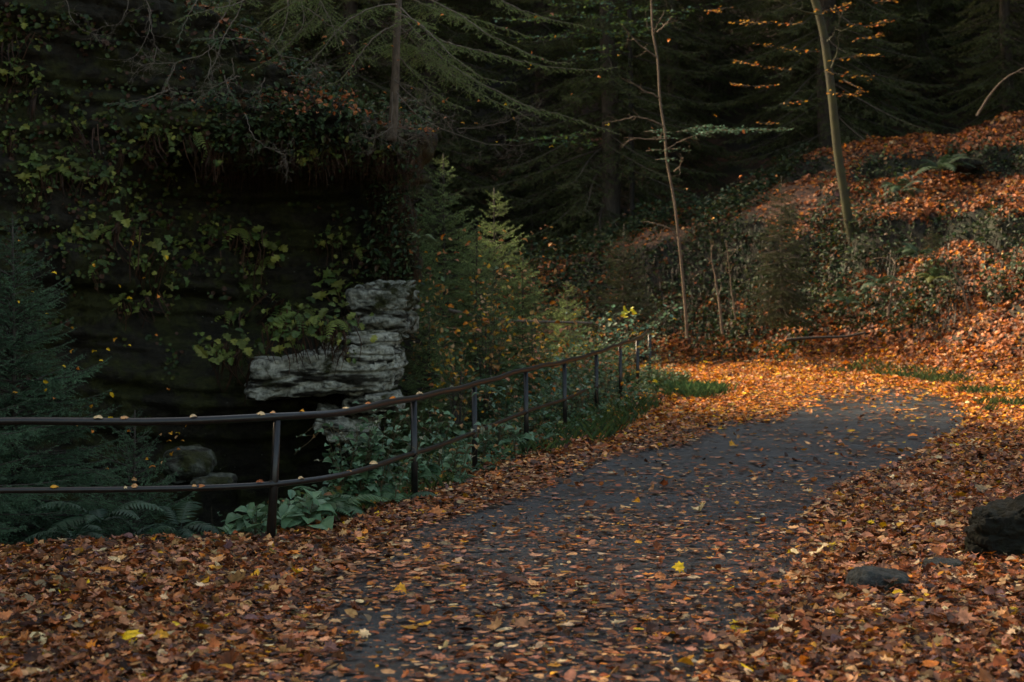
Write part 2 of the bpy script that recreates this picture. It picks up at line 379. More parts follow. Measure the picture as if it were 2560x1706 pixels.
def build_cliff():
    path = smooth_line(CLIFF_PATH, 40)
    d = np.concatenate([[0], np.cumsum(np.linalg.norm(np.diff(path, axis=0), axis=1))])
    # fine in the part in view, coarse outside it
    L0 = d[np.argmin(np.hypot(path[:, 0] + 8.0, path[:, 1] - 17))]
    s = np.concatenate([np.linspace(0, L0, 60, endpoint=False), np.arange(L0, d[-1], .035)])
    px = np.interp(s, d, path[:, 0]); py = np.interp(s, d, path[:, 1])
    t = norm(np.stack([np.gradient(px), np.gradient(py)], -1)); nx, ny = t[:, 1], -t[:, 0]     # outward = towards the ravine
    v = np.arange(-6.5, 0, .12).tolist(); v = np.array([a for a in v if a < -3] + list(np.arange(-3, 0, .05)))
    w = np.linspace(0, 1, 150)
    top = cliff_top(px, py)
    Z = np.concatenate([np.repeat(v[:, None], len(s), 1), w[:, None] * top[None]], 0)
    S = np.broadcast_to(s[None], Z.shape)
    PX, PY = np.broadcast_to(px[None], Z.shape), np.broadcast_to(py[None], Z.shape)
    warp = .22 * fbm(S * .5, Z * .5, 0, 40, 3)
    zl = (Z + warp)
    lay = lambda th, seed: _hash(np.floor(zl / th), np.floor(S / 2.3 + 7 * _hash(np.floor(zl / th), zl * 0, zl * 0, seed)), zl * 0, seed + 3)
    def soft(th, seed):      # bedding layers with soft notches between them
        f = zl / th - np.floor(zl / th)
        notch = np.exp(-((f - .5) / .5) ** 8)
        return lay(th, seed) * notch - .35 * (1 - notch)
    off = .30 * soft(.62, 50) + .14 * soft(.23, 60) + .55 * fbm(S * .45, Z * .45, 0, 41, 4) + .12 * fbm(S * 2.2, Z * 3.5, 0, 42, 5) + .07 * fbm(S * 6, Z * 11, 0, 43, 4)
    off = off * (1 - .65 * sstep(-2.4, -1.35, PX))
    # the deep hollow under the roof block
    hx = np.exp(-((PX + 3.1) / 1.6) ** 4); hz = sstep(.9, 1.5, Z) * sstep(3.75, 3.35, Z)
    off = off - 1.15 * hx * hz
    hz2 = sstep(-1.4, -.9, Z) * sstep(.45, .15, Z); off = off - .75 * np.exp(-((PX + 2.5) / 1.6) ** 4) * hz2
    off = off + .35 * np.exp(-((Z - 3.9) / .45) ** 2) * np.exp(-((PX + 3.3) / 1.8) ** 4)
    # the corner narrows towards its foot
    lean = np.interp(Z, [-6, 1.0, 2.2, 3.3, 5], [-.5, -.45, .0, .05, -.1])
    off = off + lean * sstep(-3.0, -1.3, PX) * (PY < 24)
    V = np.stack([PX + off * nx[None], PY + off * ny[None], Z], -1)
    # cap running back from the edge
    rows = []
    for k, back in enumerate((.35, .9, 2, 4.5, 9, 18)):
        q = V[-1].copy(); q[:, 0] -= nx * back; q[:, 1] -= ny * back
        q[:, 0] = np.maximum(q[:, 0], -45)
        q[:, 2] = V[-1][:, 2] + (.06, .08, .0, -.1, -.1, -.1)[k] + .12 * fbm(q[:, 0], q[:, 1], 0, 77, 3)
        rows.append(q)
    V = np.concatenate([V, np.stack(rows)], 0)
    h, wd = V.shape[:2]; i = (np.arange(h - 1)[:, None] * wd + np.arange(wd - 1)[None])
    mb = MB(); mb.add(V.reshape(-1, 3), np.stack([i, i + 1, i + wd + 1, i + wd], -1).reshape(-1, 4))
    o = mb.obj('cliff', M_CLIFF, smooth=True)
    tag(o, 'dark wet layered rock cliff with a deep hollow across the ravine', 'cliff', kind='structure')
build_cliff()

def rock(name, c, size, seed, mat, label, cat, n=26, rnd=.35, amp=.12, strata=0.0, rot=(0, 0, 0), shear=0.0):
    g1 = np.linspace(-1, 1, n); A, B = np.meshgrid(g1, g1); V = []; Fc = []; k = 0
    for ax in range(3):
        for sg in (-1, 1):
            q = np.zeros((n, n, 3)); q[..., ax] = sg; q[..., (ax + 1) % 3] = A * (1 if sg > 0 else -1); q[..., (ax + 2) % 3] = B
            i = (np.arange(n - 1)[:, None] * n + np.arange(n - 1)[None]) + k
            Fc.append(np.stack([i, i + 1, i + n + 1, i + n], -1).reshape(-1, 4)); V.append(q.reshape(-1, 3)); k += n * n
    V = np.vstack(V); Fc = np.vstack(Fc); nd = norm(V)
    p = V * (1 - rnd) + nd * rnd * 1.25
    s = np.asarray(size) / 2; w = p * s
    sc = 1.6 / max(size)
    a = fbm(w[:, 0] * sc * 2 + seed, w[:, 1] * sc * 2, w[:, 2] * sc * 2, seed, 5, .6)
    w = w + nd * (amp * a)[:, None]
    rd_ = 1 - np.abs(fbm(w[:, 0] * 1.9 + seed, w[:, 1] * 1.9, w[:, 2] * 3.2, seed + 2, 4, .6)) * 2.2
    w = w - nd * (amp * .55 * np.clip(rd_, 0, 1) ** 2)[:, None]
    if strata:
        zz = w[:, 2] + .05 * fbm(w[:, 0] * 2, w[:, 1] * 2, 0, seed + 5, 3)
        f = zz / strata; fr = f - np.floor(f)
        k = _hash(np.floor(f), np.floor(w[:, 0] / .55 + f * .4), f * 0, seed) * np.exp(-((fr - .5) / .46) ** 10) - .6 * (1 - np.exp(-((fr - .5) / .46) ** 10))
        w[:, :2] += norm(nd[:, :2]) * (strata * .26 * k)[:, None]
    b = fbm(w[:, 0] * 9, w[:, 1] * 9, w[:, 2] * 12, seed + 9, 4, .6); w = w + nd * (.014 * b * max(size) ** .5)[:, None]
    w[:, 0] += shear * w[:, 2]
    from mathutils import Euler
    M = np.array(Euler([R(r) for r in rot]).to_matrix()); w = w @ M.T
    mb = MB(); mb.add(w, Fc[:, ::-1]); me = mb.mesh(name, mat, True, (0, 0, 0), True)
    o = bpy.data.objects.new(name, me); scene.collection.objects.link(o); o.location = tuple(float(a) for a in c)
    return tag(o, label, cat)
def rock_px(name, x0, x1, y0, y1, Y, dep, seed, mat, label, cat='rock', **kw):
    a, b = P(x0, y0, Y), P(x1, y1, Y)
    c = (a + b) / 2; c[1] += dep * .5
    return rock(name, c, (b[0] - a[0], dep, a[2] - b[2]), seed, mat, label, cat, **kw)
rock_px('rock_outcrop', 868, 1022, 706, 852, 20.9, 1.5, 3, M_HEADROCK, 'rounded grey lichened rock head standing on the layered slabs at the cliff corner', n=56, rnd=.42, amp=.20, strata=.30, shear=.10)
rock_px('rock_layer', 800, 990, 832, 888, 20.85, 1.3, 5, M_PALE, 'thin cracked rock layer just under the rounded grey rock head', n=50, rnd=.15, amp=.10, strata=.12, shear=.3, rot=(0, -4, 0))
rock_px('rock_slab', 612, 985, 884, 992, 20.5, 1.6, 8, M_PALE, 'long pale grey rock slab jutting from the cliff above the railing', n=100, rnd=.24, amp=.14, strata=.27, shear=.25, rot=(0, -4, 0))
rock_px('stepped_slab', 790, 982, 866, 925, 20.5, 1.3, 9, M_PALE, 'small squared pale slab stepped on the right end of the long slab', n=50, rnd=.15, amp=.10, strata=.16, rot=(0, -5, 0))
rock_px('low_rock', 845, 990, 986, 1040, 20.7, 1.4, 12, M_PALE, 'low pale rock peeping over the handrail right under the long slab', n=36, rnd=.4, amp=.1)
rock_px('fallen_rock', 780, 935, 1040, 1105, 20.6, 1.3, 15, M_PALE, 'broken pale rock seen between the rails behind the leafy stems', n=36, rnd=.35, amp=.16, rot=(0, 20, 0))
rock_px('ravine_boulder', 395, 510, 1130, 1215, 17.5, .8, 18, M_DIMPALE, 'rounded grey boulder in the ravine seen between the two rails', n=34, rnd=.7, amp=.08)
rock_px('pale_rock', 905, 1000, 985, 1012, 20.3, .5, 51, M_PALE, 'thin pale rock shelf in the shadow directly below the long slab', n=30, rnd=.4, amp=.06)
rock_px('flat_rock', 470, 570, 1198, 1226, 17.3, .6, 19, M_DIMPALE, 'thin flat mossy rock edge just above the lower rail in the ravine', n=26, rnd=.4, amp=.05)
rock_px('mossy_boulder', 2448, 2800, 1266, 1480, 11.0, .42, 22, M_MOSSROCK, 'big dark square boulder coated with moss on the right verge', 'boulder', n=80, rnd=.30, amp=.13, rot=(0, -6, 4))
rock_px('half_buried_stone', 2135, 2290, 1432, 1530, 10.0, .3, 25, M_GREYROCK, 'smooth blue grey stone half buried in leaves at the road edge', 'stone', n=30, rnd=.7, amp=.03, rot=(0, 12, 0))
rock_px('small_stone', 2325, 2420, 1405, 1450, 10.6, .25, 27, M_GREYROCK, 'small dark stone under curled leaves in front of the mossy boulder', 'stone', n=22, rnd=.6, amp=.03)
rock_px('mossy_step', 2380, 2460, 395, 425, 39.0, .8, 33, M_MOSSROCK, 'mossy rock edge high on the leafy bank near the upper dark ledge', n=24, rnd=.4, amp=.1)

# ------------------------------------------------------------------ fallen leaves
def leaf_template(kind, curl=.2, fold=.15, seed=0):
    rg = np.random.default_rng(seed)
    if kind == 'maple':
        pts = [(0, 0), (.12, .22), (.05, .48), (.28, .36), (.42, .62), (.52, .34), (.72, .36), (.66, .17), (1, 0)]
    elif kind == 'oak':
        pts = [(0, 0), (.15, .14), (.28, .30), (.38, .17), (.55, .34), (.66, .18), (.82, .24), (1, 0)]
    elif kind == 'far':
        pts = [(0, 0), (.3, .36), (.75, .28), (1, 0)]
    else:
        pts = [(0, 0), (.14, .20), (.38, .33), (.65, .29), (.86, .14), (1, 0)]
    up = np.array(pts); lo = up[1:-1][::-1] * [1, -1]
    o = np.vstack([up, lo]); o[1:-1] += rg.normal(0, .02, (len(o) - 2, 2))
    mid = np.array([[.5, 0.0]]); xy = np.vstack([mid, o]); xy[:, 0] -= .5
    x, y = xy[:, 0], xy[:, 1]
    z = curl * (x ** 2) * 1.6 + fold * np.abs(y) * 1.2 + rg.normal(0, .02, len(x)); z -= z.min() * .3
    V = np.stack([x, y, z], -1); n = len(o)
    T = np.array([[0, 1 + i, 1 + (i + 1) % n] for i in range(n)])
    return V, T
PAL = {'rust': (.32, .088, .024), 'copper': (.47, .165, .050), 'tan': (.62, .32, .13), 'pinkish': (.50, .21, .11),
       'gold': (.68, .31, .02), 'yellow': (.75, .46, .01), 'dark': (.075, .028, .013), 'plum': (.15, .075, .07), 'orange': (.64, .20, .018), 'cream': (.68, .48, .25)}
def pal_cols(rg, m, names, wts):
    c = np.array([PAL[n] for n in names])[rg.choice(len(names), m, p=np.array(wts) / sum(wts))]
    return c * rg.choice([.35, .6, .9, 1.15, 1.4], (m, 1)) * rg.uniform(.8, 1.1, (m, 1)) * rg.uniform(.93, 1.07, (m, 3))
def scatter_leaves(mb, X, Y, Zs, rg, smin, smax, cols, kinds, tilt=.4, normals=None, flat=1.0):
    m = len(X); idx = rg.integers(0, 12, m)
    yaw = rg.uniform(0, 2 * np.pi, m); d = np.stack([np.cos(yaw), np.sin(yaw), np.zeros(m)], -1)
    tilt = np.broadcast_to(tilt, (m,)); flat = np.broadcast_to(flat, (m,))
    up = np.stack([rg.normal(0, 1, m) * tilt, rg.normal(0, 1, m) * tilt, np.ones(m)], -1)
    if normals is not None: up = up * [1, 1, 0] + normals
    flip = rg.random(m) < .3; size = rg.uniform(smin, smax, m) * rg.uniform(.7, 1.2, m) * np.where(rg.random(m) < .04, 1.6, 1.0)
    d = norm(d - up * (np.sum(d * up, -1) / np.sum(up * up, -1))[:, None])
    for k in range(12):
        kk = kinds[k % len(kinds)]
        V, T = leaf_template(kk, [.5, .2, .9, .1, .6, -.4][k % 6], [.1, .45, .3, -.3, .0, .6][(k * 5 + k // 6) % 6], k)
        s = idx == k
        if not s.any(): continue
        M = frames(d[s], norm(up[s]), size[s]); M[:, :, 2] *= (np.where(flip[s], -1, 1) * flat[s])[:, None]
        W, G = inst(V, [T], M, np.stack([X[s], Y[s], Zs[s]], -1))
        mb.add(W, G, np.repeat(cols[s], len(V), 0))
def road_cover(X, Y):
    """how thickly the asphalt is covered, 0..1"""
    sd = sdist(X, Y, ROADPOLY)
    n = fbm(X * .55, Y * .4, 0, 61, 3); n2 = fbm(X * 1.5, Y * 1.1, 0, 62, 3)
    left = seg_dist(X, Y, [tuple(p) for p in RL]); right = seg_dist(X, Y, [tuple(p) for p in RR])
    lw = np.interp(Y, [7, 10, 13, 16, 19, 23, 26, 29], [.9, .9, .75, .7, .9, 1.3, 1.7, 2.2])
    rw = np.interp(Y, [7, 10, 13, 16, 20, 25, 28, 30], [.45, .45, .40, .38, .28, .22, .5, 1.5])
    edge = np.maximum(sstep(lw, lw * .35, left + .5 * n), sstep(rw, rw * .3, right + .3 * n))
    inner = np.interp(Y, [7, 10, 12, 14, 18, 22, 26, 29, 31], [.18, .16, .115, .08, .065, .065, .12, .5, .9]) * np.clip(1 + 1.6 * n + 1.0 * n2, .25, 2.2)
    return np.where(sd > 0, 1.0, np.clip(np.maximum(edge ** 1.6, inner), .02, 1))
rg = np.random.default_rng(7)
def visible(X, Y, Z, m=.8):
    return (np.abs(X) < .3 * Y + m)
def litter(name, n, xr, yr, smin, smax, keep, cols_fn, kinds, zoff, tilt, label, mb=None, use_normals=False):
    X = rg.uniform(*xr, n); Y = rg.uniform(*yr, n)
    k = visible(X, Y, 0); X, Y = X[k], Y[k]
    k = keep(X, Y) > rg.random(len(X)); X, Y = X[k], Y[k]
    Zg = ground_z(X, Y)
    sd = sdist(X, Y, ROADPOLY); Zg = np.where(sd < -.02, base_z(Y) + .03, Zg)
    Z = Zg + np.where(sd < -.02, .004, 0) + rg.uniform(0, 1, len(X)) ** 1.5 * np.where(sd < -.3, zoff * .35, zoff)
    nm = None
    if use_normals:
        e = .12; nm = norm(np.stack([-(ground_z(X + e, Y) - ground_z(X - e, Y)) / (2 * e), -(ground_z(X, Y + e) - ground_z(X, Y - e)) / (2 * e), np.ones(len(X))], -1))
    own = mb is None; mb = mb or MB()
    rl = sstep(.1, -.5, sd) * (Y < 29); up_ = rg.random(len(X)) < .11
    tl = np.where(up_, .55, tilt * (1 - rl) + .07 * rl); fl = np.where(up_, .9, .75 * (1 - rl) + .32 * rl)
    scatter_leaves(mb, X, Y, Z, rg, smin, smax, cols_fn(X, Y, len(X)), kinds, tl, nm, fl)
    if own:
        o = mb.obj(name, M_LITTER, smooth=False); tag(o, label, 'fallen leaves', kind='stuff')
NM = ['rust', 'copper', 'tan', 'pinkish', 'gold', 'yellow', 'dark', 'plum', 'orange', 'cream']
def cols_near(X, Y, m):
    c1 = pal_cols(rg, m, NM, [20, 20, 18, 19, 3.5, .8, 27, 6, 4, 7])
    c2 = pal_cols(rg, m, NM, [14, 26, 8, 7, 22, 5, 8, 1, 22, 5])  # golden beech leaves, brightened in colour for sunlight on the bend
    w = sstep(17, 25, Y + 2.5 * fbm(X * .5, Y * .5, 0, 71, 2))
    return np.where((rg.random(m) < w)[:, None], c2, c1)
rav = lambda X, Y: sdist(X, Y, RAVPOLY, RAVCHAIN)
def keep_near(X, Y): return road_cover(X, Y) * (rav(X, Y) > -.12 - .1 * rg.random(len(X)))
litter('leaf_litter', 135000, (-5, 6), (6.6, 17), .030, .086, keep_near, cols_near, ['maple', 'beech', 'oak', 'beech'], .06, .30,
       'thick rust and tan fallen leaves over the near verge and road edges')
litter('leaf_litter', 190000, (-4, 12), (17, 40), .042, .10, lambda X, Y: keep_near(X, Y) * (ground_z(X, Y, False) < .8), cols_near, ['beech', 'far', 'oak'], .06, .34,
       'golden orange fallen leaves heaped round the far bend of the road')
litter('leaf_crumbs', 120000, (-5, 6), (6.6, 16), .010, .026, lambda X, Y: np.minimum(1, keep_near(X, Y) * 1.6 + .12), lambda X, Y, m: pal_cols(rg, m, NM, [20, 14, 8, 5, 2, 0, 36, 10, 2, 1]), ['far'], .05, .3,
       'small broken leaf crumbs scattered between the fallen leaves on the near road')
def cols_bank(X, Y, m):
    return pal_cols(rg, m, NM, [38, 30, 3, 7, 2, .5, 24, 1, 14, .5]) * .80  # leaf colour dimmed to stand in for weaker sun on the bank
def keep_bank(X, Y):
    z = ground_z(X, Y, False); e = .2
    sl = np.hypot(ground_z(X + e, Y, False) - z, ground_z(X, Y + e, False) - z) / e
    patch = sstep(-.25, .1, fbm(X * .45, Y * .45, 0, 81, 3) + .35 * sstep(7, 10, X) + .25 * sstep(36, 32, Y))
    return in_poly(X, Y, OUTPOLY) * (z >= .45) * sstep(1.35, .75, sl) * (.14 + .86 * patch)
litter('bank_leaves', 120000, (-2, 16), (30, 46), .06, .13, keep_bank, cols_bank, ['beech', 'far', 'maple'], .06, .5,
       'copper brown fallen leaves lying on the stepped bank above the road', use_normals=True)

# ------------------------------------------------------------------ railing
def metal():
    m, N, L, B = nodes('painted_rail_metal')
    t = ntex(N, L, 25, 7); c = ramp(N, L, t.outputs[0], [(.35, (.005, .005, .005)), (.60, (.012, .011, .010)), (.72, (.035, .018, .011))])
    L.new(c.outputs[0], B.inputs['Base Color']); B.inputs['Metallic'].default_value = .0
    B.inputs['Roughness'].default_value = .34; B.inputs['Specular IOR Level'].default_value = .45
    bump(N, L, t.outputs[0], .25, .004, B); return m
M_METAL = metal()
RTOP = [(-12, 10.55, .90), (-6.5, 11.42, .90), (-4.15, 11.78, .895)] + [(x, y, z) for (x, y), z in zip(RAILP, RAILZ)]
def bevel_post(mb, a, b, w, d):
    pts = [(w, d * .7), (w * .7, d), (-w * .7, d), (-w, d * .7), (-w, -d * .7), (-w * .7, -d), (w * .7, -d), (w, -d * .7)]
    V = np.array([[q[0] + x, q[1] + y, q[2]] for q in (a, b) for x, y in pts])
    f = [[i, (i + 1) % 8, 8 + (i + 1) % 8, 8 + i] for i in range(8)]
    mb.add(V, [np.array(f), np.array([list(range(7, -1, -1)), list(range(8, 16))])])
def build_railing():
    t = thing('railing', 'dark two bar metal railing curving along the ravine edge of the road', 'railing', (-1.68, 12.2, 0))
    top = smooth_line(RTOP, 10)
    top[:, 2] += .006 * np.sin(np.arange(len(top)) * .9)
    mb = MB(); tube(mb, top, .028, 14); mb.obj('top_rail', M_METAL, t)
    low = [(x, y, z - .475) for x, y, z in RTOP[:8]]; low.append((1.0, 23.1, .515))
    mb = MB(); tube(mb, smooth_line(low, 10), .0215, 12); mb.obj('lower_rail', M_METAL, t)
    for i, ((x, y), z) in enumerate(zip(RAILP, RAILZ)):
        mb = MB(); gz = min(float(ground_z(x, y)), z - .9) - .12
        if i == 0: tube(mb, [(x - .055, y, gz), (x - .02, y, z - .45), (x, y, z - .02)], [.036, .031, .028], 12)
        else: bevel_post(mb, (x + .01, y, gz), (x, y, z - .026), .027, .02)
        mb.obj('post', M_METAL, t)
    for i, ((x, y), z) in enumerate(zip(RAILP[:6], RAILZ)):
        k = int(np.argmin(np.hypot(top[:, 0] - x, top[:, 1] - y))); q = norm(top[k + 1] - top[k - 1]); c = np.array([x - (.02 if i == 0 else 0), y, z - .475]); mb = MB()
        tube(mb, [c - q * .042, c - q * .036, c + q * .036, c + q * .042], [.024, .030, .030, .024], 12); mb.obj('collar', M_METAL, t)
    for x, y in ((-4.15, 11.78), (-6.5, 11.42)):
        mb = MB(); tube(mb, [(x, y, -.15), (x, y, .87)], .03, 10); mb.obj('post', M_METAL, t)
    return top
TOPLINE = build_railing()
def on_rail(px, low=False):
    q = TOPLINE; u = 1280 + F * q[:, 0] / q[:, 1]; k = slice(8, None)
    y = np.interp(px, u[k], q[k, 1]); z = np.interp(px, u[k], q[k, 2]) - (.475 if low else 0)
    return np.array([(px - 1280) * y / F, y, z])
def one_leaf(p, size, col, kind, seed, label, group):
    mb = MB(); r2 = np.random.default_rng(seed)
    V, T = leaf_template(kind, r2.uniform(-.9, -.3), r2.uniform(-.5, .3), seed)
    yaw = r2.uniform(-.6, .6) + (math.pi if seed % 2 else 0)
    M = frames(np.array([[math.cos(yaw), math.sin(yaw), .0]]), norm(np.array([[r2.normal(0, .25), -.55, 1]])), size)
    W, G = inst(V, [T], M, np.array([[0, 0, 0.0]])); mb.add(W, G, np.array(PAL[col]) * 1.15)
    o = mb.obj('fallen_leaf', M_LITTER, smooth=False, origin=(0, 0, 0)); o.location = tuple(float(a) for a in p)
    return tag(o, label, 'leaf', group)
for i, (px, low, s, col, wh) in enumerate([
    (245, 0, .075, 'cream', 'pale curled leaf on the handrail, widest one left of the first post'),
    (312, 0, .06, 'tan', 'thin tan leaf on the handrail beside the widest pale curled leaf'),
    (485, 0, .06, 'cream', 'small pale leaf alone at the middle of the leftmost handrail span'),
    (650, 0, .08, 'cream', 'big pale leaf draped over the handrail beside the first post'),
    (682, 0, .045, 'tan', 'small tan leaf on the handrail right above the first post'),
    (755, 0, .045, 'gold', 'narrow golden leaf on the handrail shortly right of the first post'),
    (865, 0, .06, 'cream', 'pale leaf on the handrail in front of the long rock slab end'),
    (921, 0, .05, 'copper', 'copper leaf on the handrail below the right end of the pale slab'),
    (981, 0, .06, 'orange', 'orange folded leaf hanging on the handrail before the second post'),
    (1050, 0, .07, 'cream', 'pale upright leaf standing on the handrail at the second post'),
    (137, 1, .06, 'gold', 'golden leaf near the left end of the lower rail'),
    (314, 1, .05, 'cream', 'pale small leaf left of the long flat one on the lower rail'),
    (338, 1, .07, 'tan', 'long flat tan leaf lying along the lower rail'),
    (484, 1, .05, 'tan', 'pale leaf of the close pair on the lower rail, left one'),
    (503, 1, .06, 'copper', 'copper leaf of the close pair on the lower rail, right one'),
    (650, 1, .06, 'rust', 'rust leaf stuck on the lower rail just before the first post'),
    (754, 1, .055, 'cream', 'pale crumpled leaf on the lower rail right of the first post'),
    (873, 1, .045, 'tan', 'small tan leaf on the lower rail above the fern'),
    (934, 1, .07, 'cream', 'slim pale leaf on the lower rail close to the second post'),
    (1193, 1, .06, 'cream', 'pale leaf on the lower rail beside the third post')]):
    p = on_rail(px, low); p[2] += .034 if not low else .024; p[1] -= .012
    one_leaf(p, s, col, ['beech', 'oak'][i % 2], 100 + i, wh, 'leaves resting on the railing')
for i, (px, py, s, col, wh) in enumerate([
    (905, 1362, .13, 'yellow', 'upright yellow maple leaf in the litter right of the first post'),
    (1695, 1418, .13, 'yellow', 'bright yellow leaf lying alone on the middle of the asphalt'),
    (1980, 1378, .11, 'yellow', 'yellow leaf at the right road edge above the half buried stone'),
    (320, 1590, .17, 'yellow', 'wide yellow leaf in the near left litter'),
    (402, 1588, .14, 'gold', 'golden leaf just right of the wide yellow leaf at near left'),
    (1840, 1566, .14, 'yellow', 'yellow maple leaf on the road edge at near right, lower of the pair'),
    (1935, 1540, .12, 'gold', 'golden maple leaf on the near right litter, upper of the pair'),
    (720, 1450, .17, 'orange', 'large orange maple leaf on the left verge'),
    (1595, 1355, .09, 'gold', 'small golden leaf standing on the asphalt near its centre'),
    (1000, 1472, .12, 'gold', 'golden curled leaf at the left edge of the open asphalt'),
    (1650, 1440, .12, 'copper', 'copper leaf with a long stalk on the asphalt'),
    (1085, 1280, .20, 'copper', 'large flat copper maple leaf at the foot of the railing plants')]):
    Y = F * (CAMH - .06) / (py - HOR); p = P(px, py, Y)
    o = one_leaf(p, s * .68, col, ['oak', 'maple'][i % 2], 200 + i, wh, None)
    o.rotation_euler = (R(8 + 3 * (i % 4)), 0, 0)

# ------------------------------------------------------------------ conifers
def needle_cloud(mb, A, D, Ln, rg, sp, nl, nw, cols, flat=.6):
    """needles along twig segments: A start, D unit dir, Ln length"""
    cnt = np.maximum((Ln / sp).astype(int), 1); i = np.repeat(np.arange(len(A)), cnt); m = len(i)
    t = rg.random(m) * Ln[i]; base = A[i] + D[i] * t[:, None]
    r = norm(rg.normal(0, 1, (m, 3)) * [1, 1, flat]); r = norm(r - D[i] * np.sum(r * D[i], -1, keepdims=True))
    nd = norm(D[i] * .75 + r * .85 + [0, 0, .12]); L = nl * rg.uniform(.7, 1.15, m)[:, None]
    s = norm(np.cross(nd, rg.normal(0, 1, (m, 3)))) * (nw / 2)
    V = np.stack([base - s, base + s, base + nd * L], 1).reshape(-1, 3)
    c0, c1 = cols; k = rg.random((m, 1)); kk = np.clip(t / np.maximum(Ln[i], 1e-3), 0, 1)[:, None]
    c = np.asarray(c0) * (1 - kk * .7) + np.asarray(c1) * kk * .7; c = c * (.75 + .5 * k)
    mb.add(V, np.arange(3 * m).reshape(-1, 3), np.repeat(c, 3, 0))
def bough_segments(Pn, rg, width, tsp, ssp, start=.15, droop=.25, sub=True, ang=52, taper=.75):
    """side twigs off a polyline bough -> list of (A,D,L,level)"""
    d = np.concatenate([[0], np.cumsum(np.linalg.norm(np.diff(Pn, axis=0), axis=1))]); L = d[-1]
    s = np.arange(start * L, L * .985, tsp); s = np.clip(s + rg.uniform(-.3, .3, len(s)) * tsp, 0, L * .99); m = len(s)
    pos = np.stack([np.interp(s, d, Pn[:, k]) for k in range(3)], -1)
    tg = norm(np.gradient(Pn, axis=0)); T = norm(np.stack([np.interp(s, d, tg[:, k]) for k in range(3)], -1))
    side = norm(np.cross(T, [0, 0, 1.0])) * np.where(np.arange(m) % 2, 1, -1)[:, None]
    a = np.radians(ang + rg.normal(0, 9, m))[:, None]
    D = norm(T * np.cos(a) + side * np.sin(a) + np.stack([rg.normal(0, .08, m), rg.normal(0, .08, m), rg.normal(-droop, .14, m)], -1))
    f = s / L; ln = width * np.clip((1 - f) ** taper * np.minimum(1, (f - start + .12) * 5), .08, 1) * rg.uniform(.65, 1.15, m)
    ln = np.maximum(ln, tsp * 1.2)
    segs = [(pos, D, ln)]
    if sub:
        cnt = np.maximum(((ln - .04) / ssp).astype(int), 0); i = np.repeat(np.arange(m), cnt)
        if len(i):
            k = np.concatenate([np.arange(c) for c in cnt]); u = (k + .7) * ssp
            ps = pos[i] + D[i] * u[:, None]
            sd2 = norm(np.cross(D[i], [0, 0, 1.0])) * np.where(k % 2, 1, -1)[:, None]
            a2 = np.radians(48 + rg.normal(0, 10, len(i)))[:, None]
            D2 = norm(D[i] * np.cos(a2) + sd2 * np.sin(a2) + rg.normal(0, .12, (len(i), 3)) + [0, 0, -droop * .5])
            l2 = np.maximum((ln[i] - u) * .55 * rg.uniform(.6, 1.2, len(i)), ssp * .9)
            segs.append((ps, D2, l2))
    mainD = norm(np.diff(Pn, axis=0)); mainL = np.linalg.norm(np.diff(Pn, axis=0), axis=1)
    k = int(len(mainL) * .55)
    segs.append((Pn[:-1][k:], mainD[k:], mainL[k:]))
    return segs
GREEN = ((.070, .130, .070), (.145, .255, .135))
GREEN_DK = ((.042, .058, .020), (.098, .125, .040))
GREEN_OL = ((.120, .165, .045), (.225, .290, .090))  # bough needles yellowed and brightened, light on them put into colour
GREEN_MID = ((.150, .215, .075), (.260, .350, .135))  # young spruces under the canopy, missing light made up by brighter colour
def bough_template(L, rg, width, tsp, ssp, sp, nl, nw, cols, droop=.25, sag=.18, start=.12):
    s = np.linspace(0, 1, 12); Pn = np.stack([s * L, .03 * L * np.sin(s * 5 + rg.random() * 6), -sag * L * s ** 1.4 + .6 * sag * L * s ** 4], -1)
    nb, wb = MB(), MB()
    sg = bough_segments(Pn, rg, width, tsp, ssp, start, droop)
    for A, D, ln in sg: needle_cloud(nb, A, D, ln, rg, sp, nl, nw, cols)
    tube(wb, Pn, np.linspace(.011, .002, 12) * (L ** .6), 4, cap=False)
    for A, D, ln in sg[:2]: segs_wood(wb, A, A + D * ln[:, None], nw * .32, nw * .15, (1, 1, 1))
    return nb, wb
def flat_mb(mb):
    V = np.vstack(mb.v); C = np.vstack(mb.c); Fs = [np.vstack(l) for l in mb.f.values()]
    return V, Fs, C
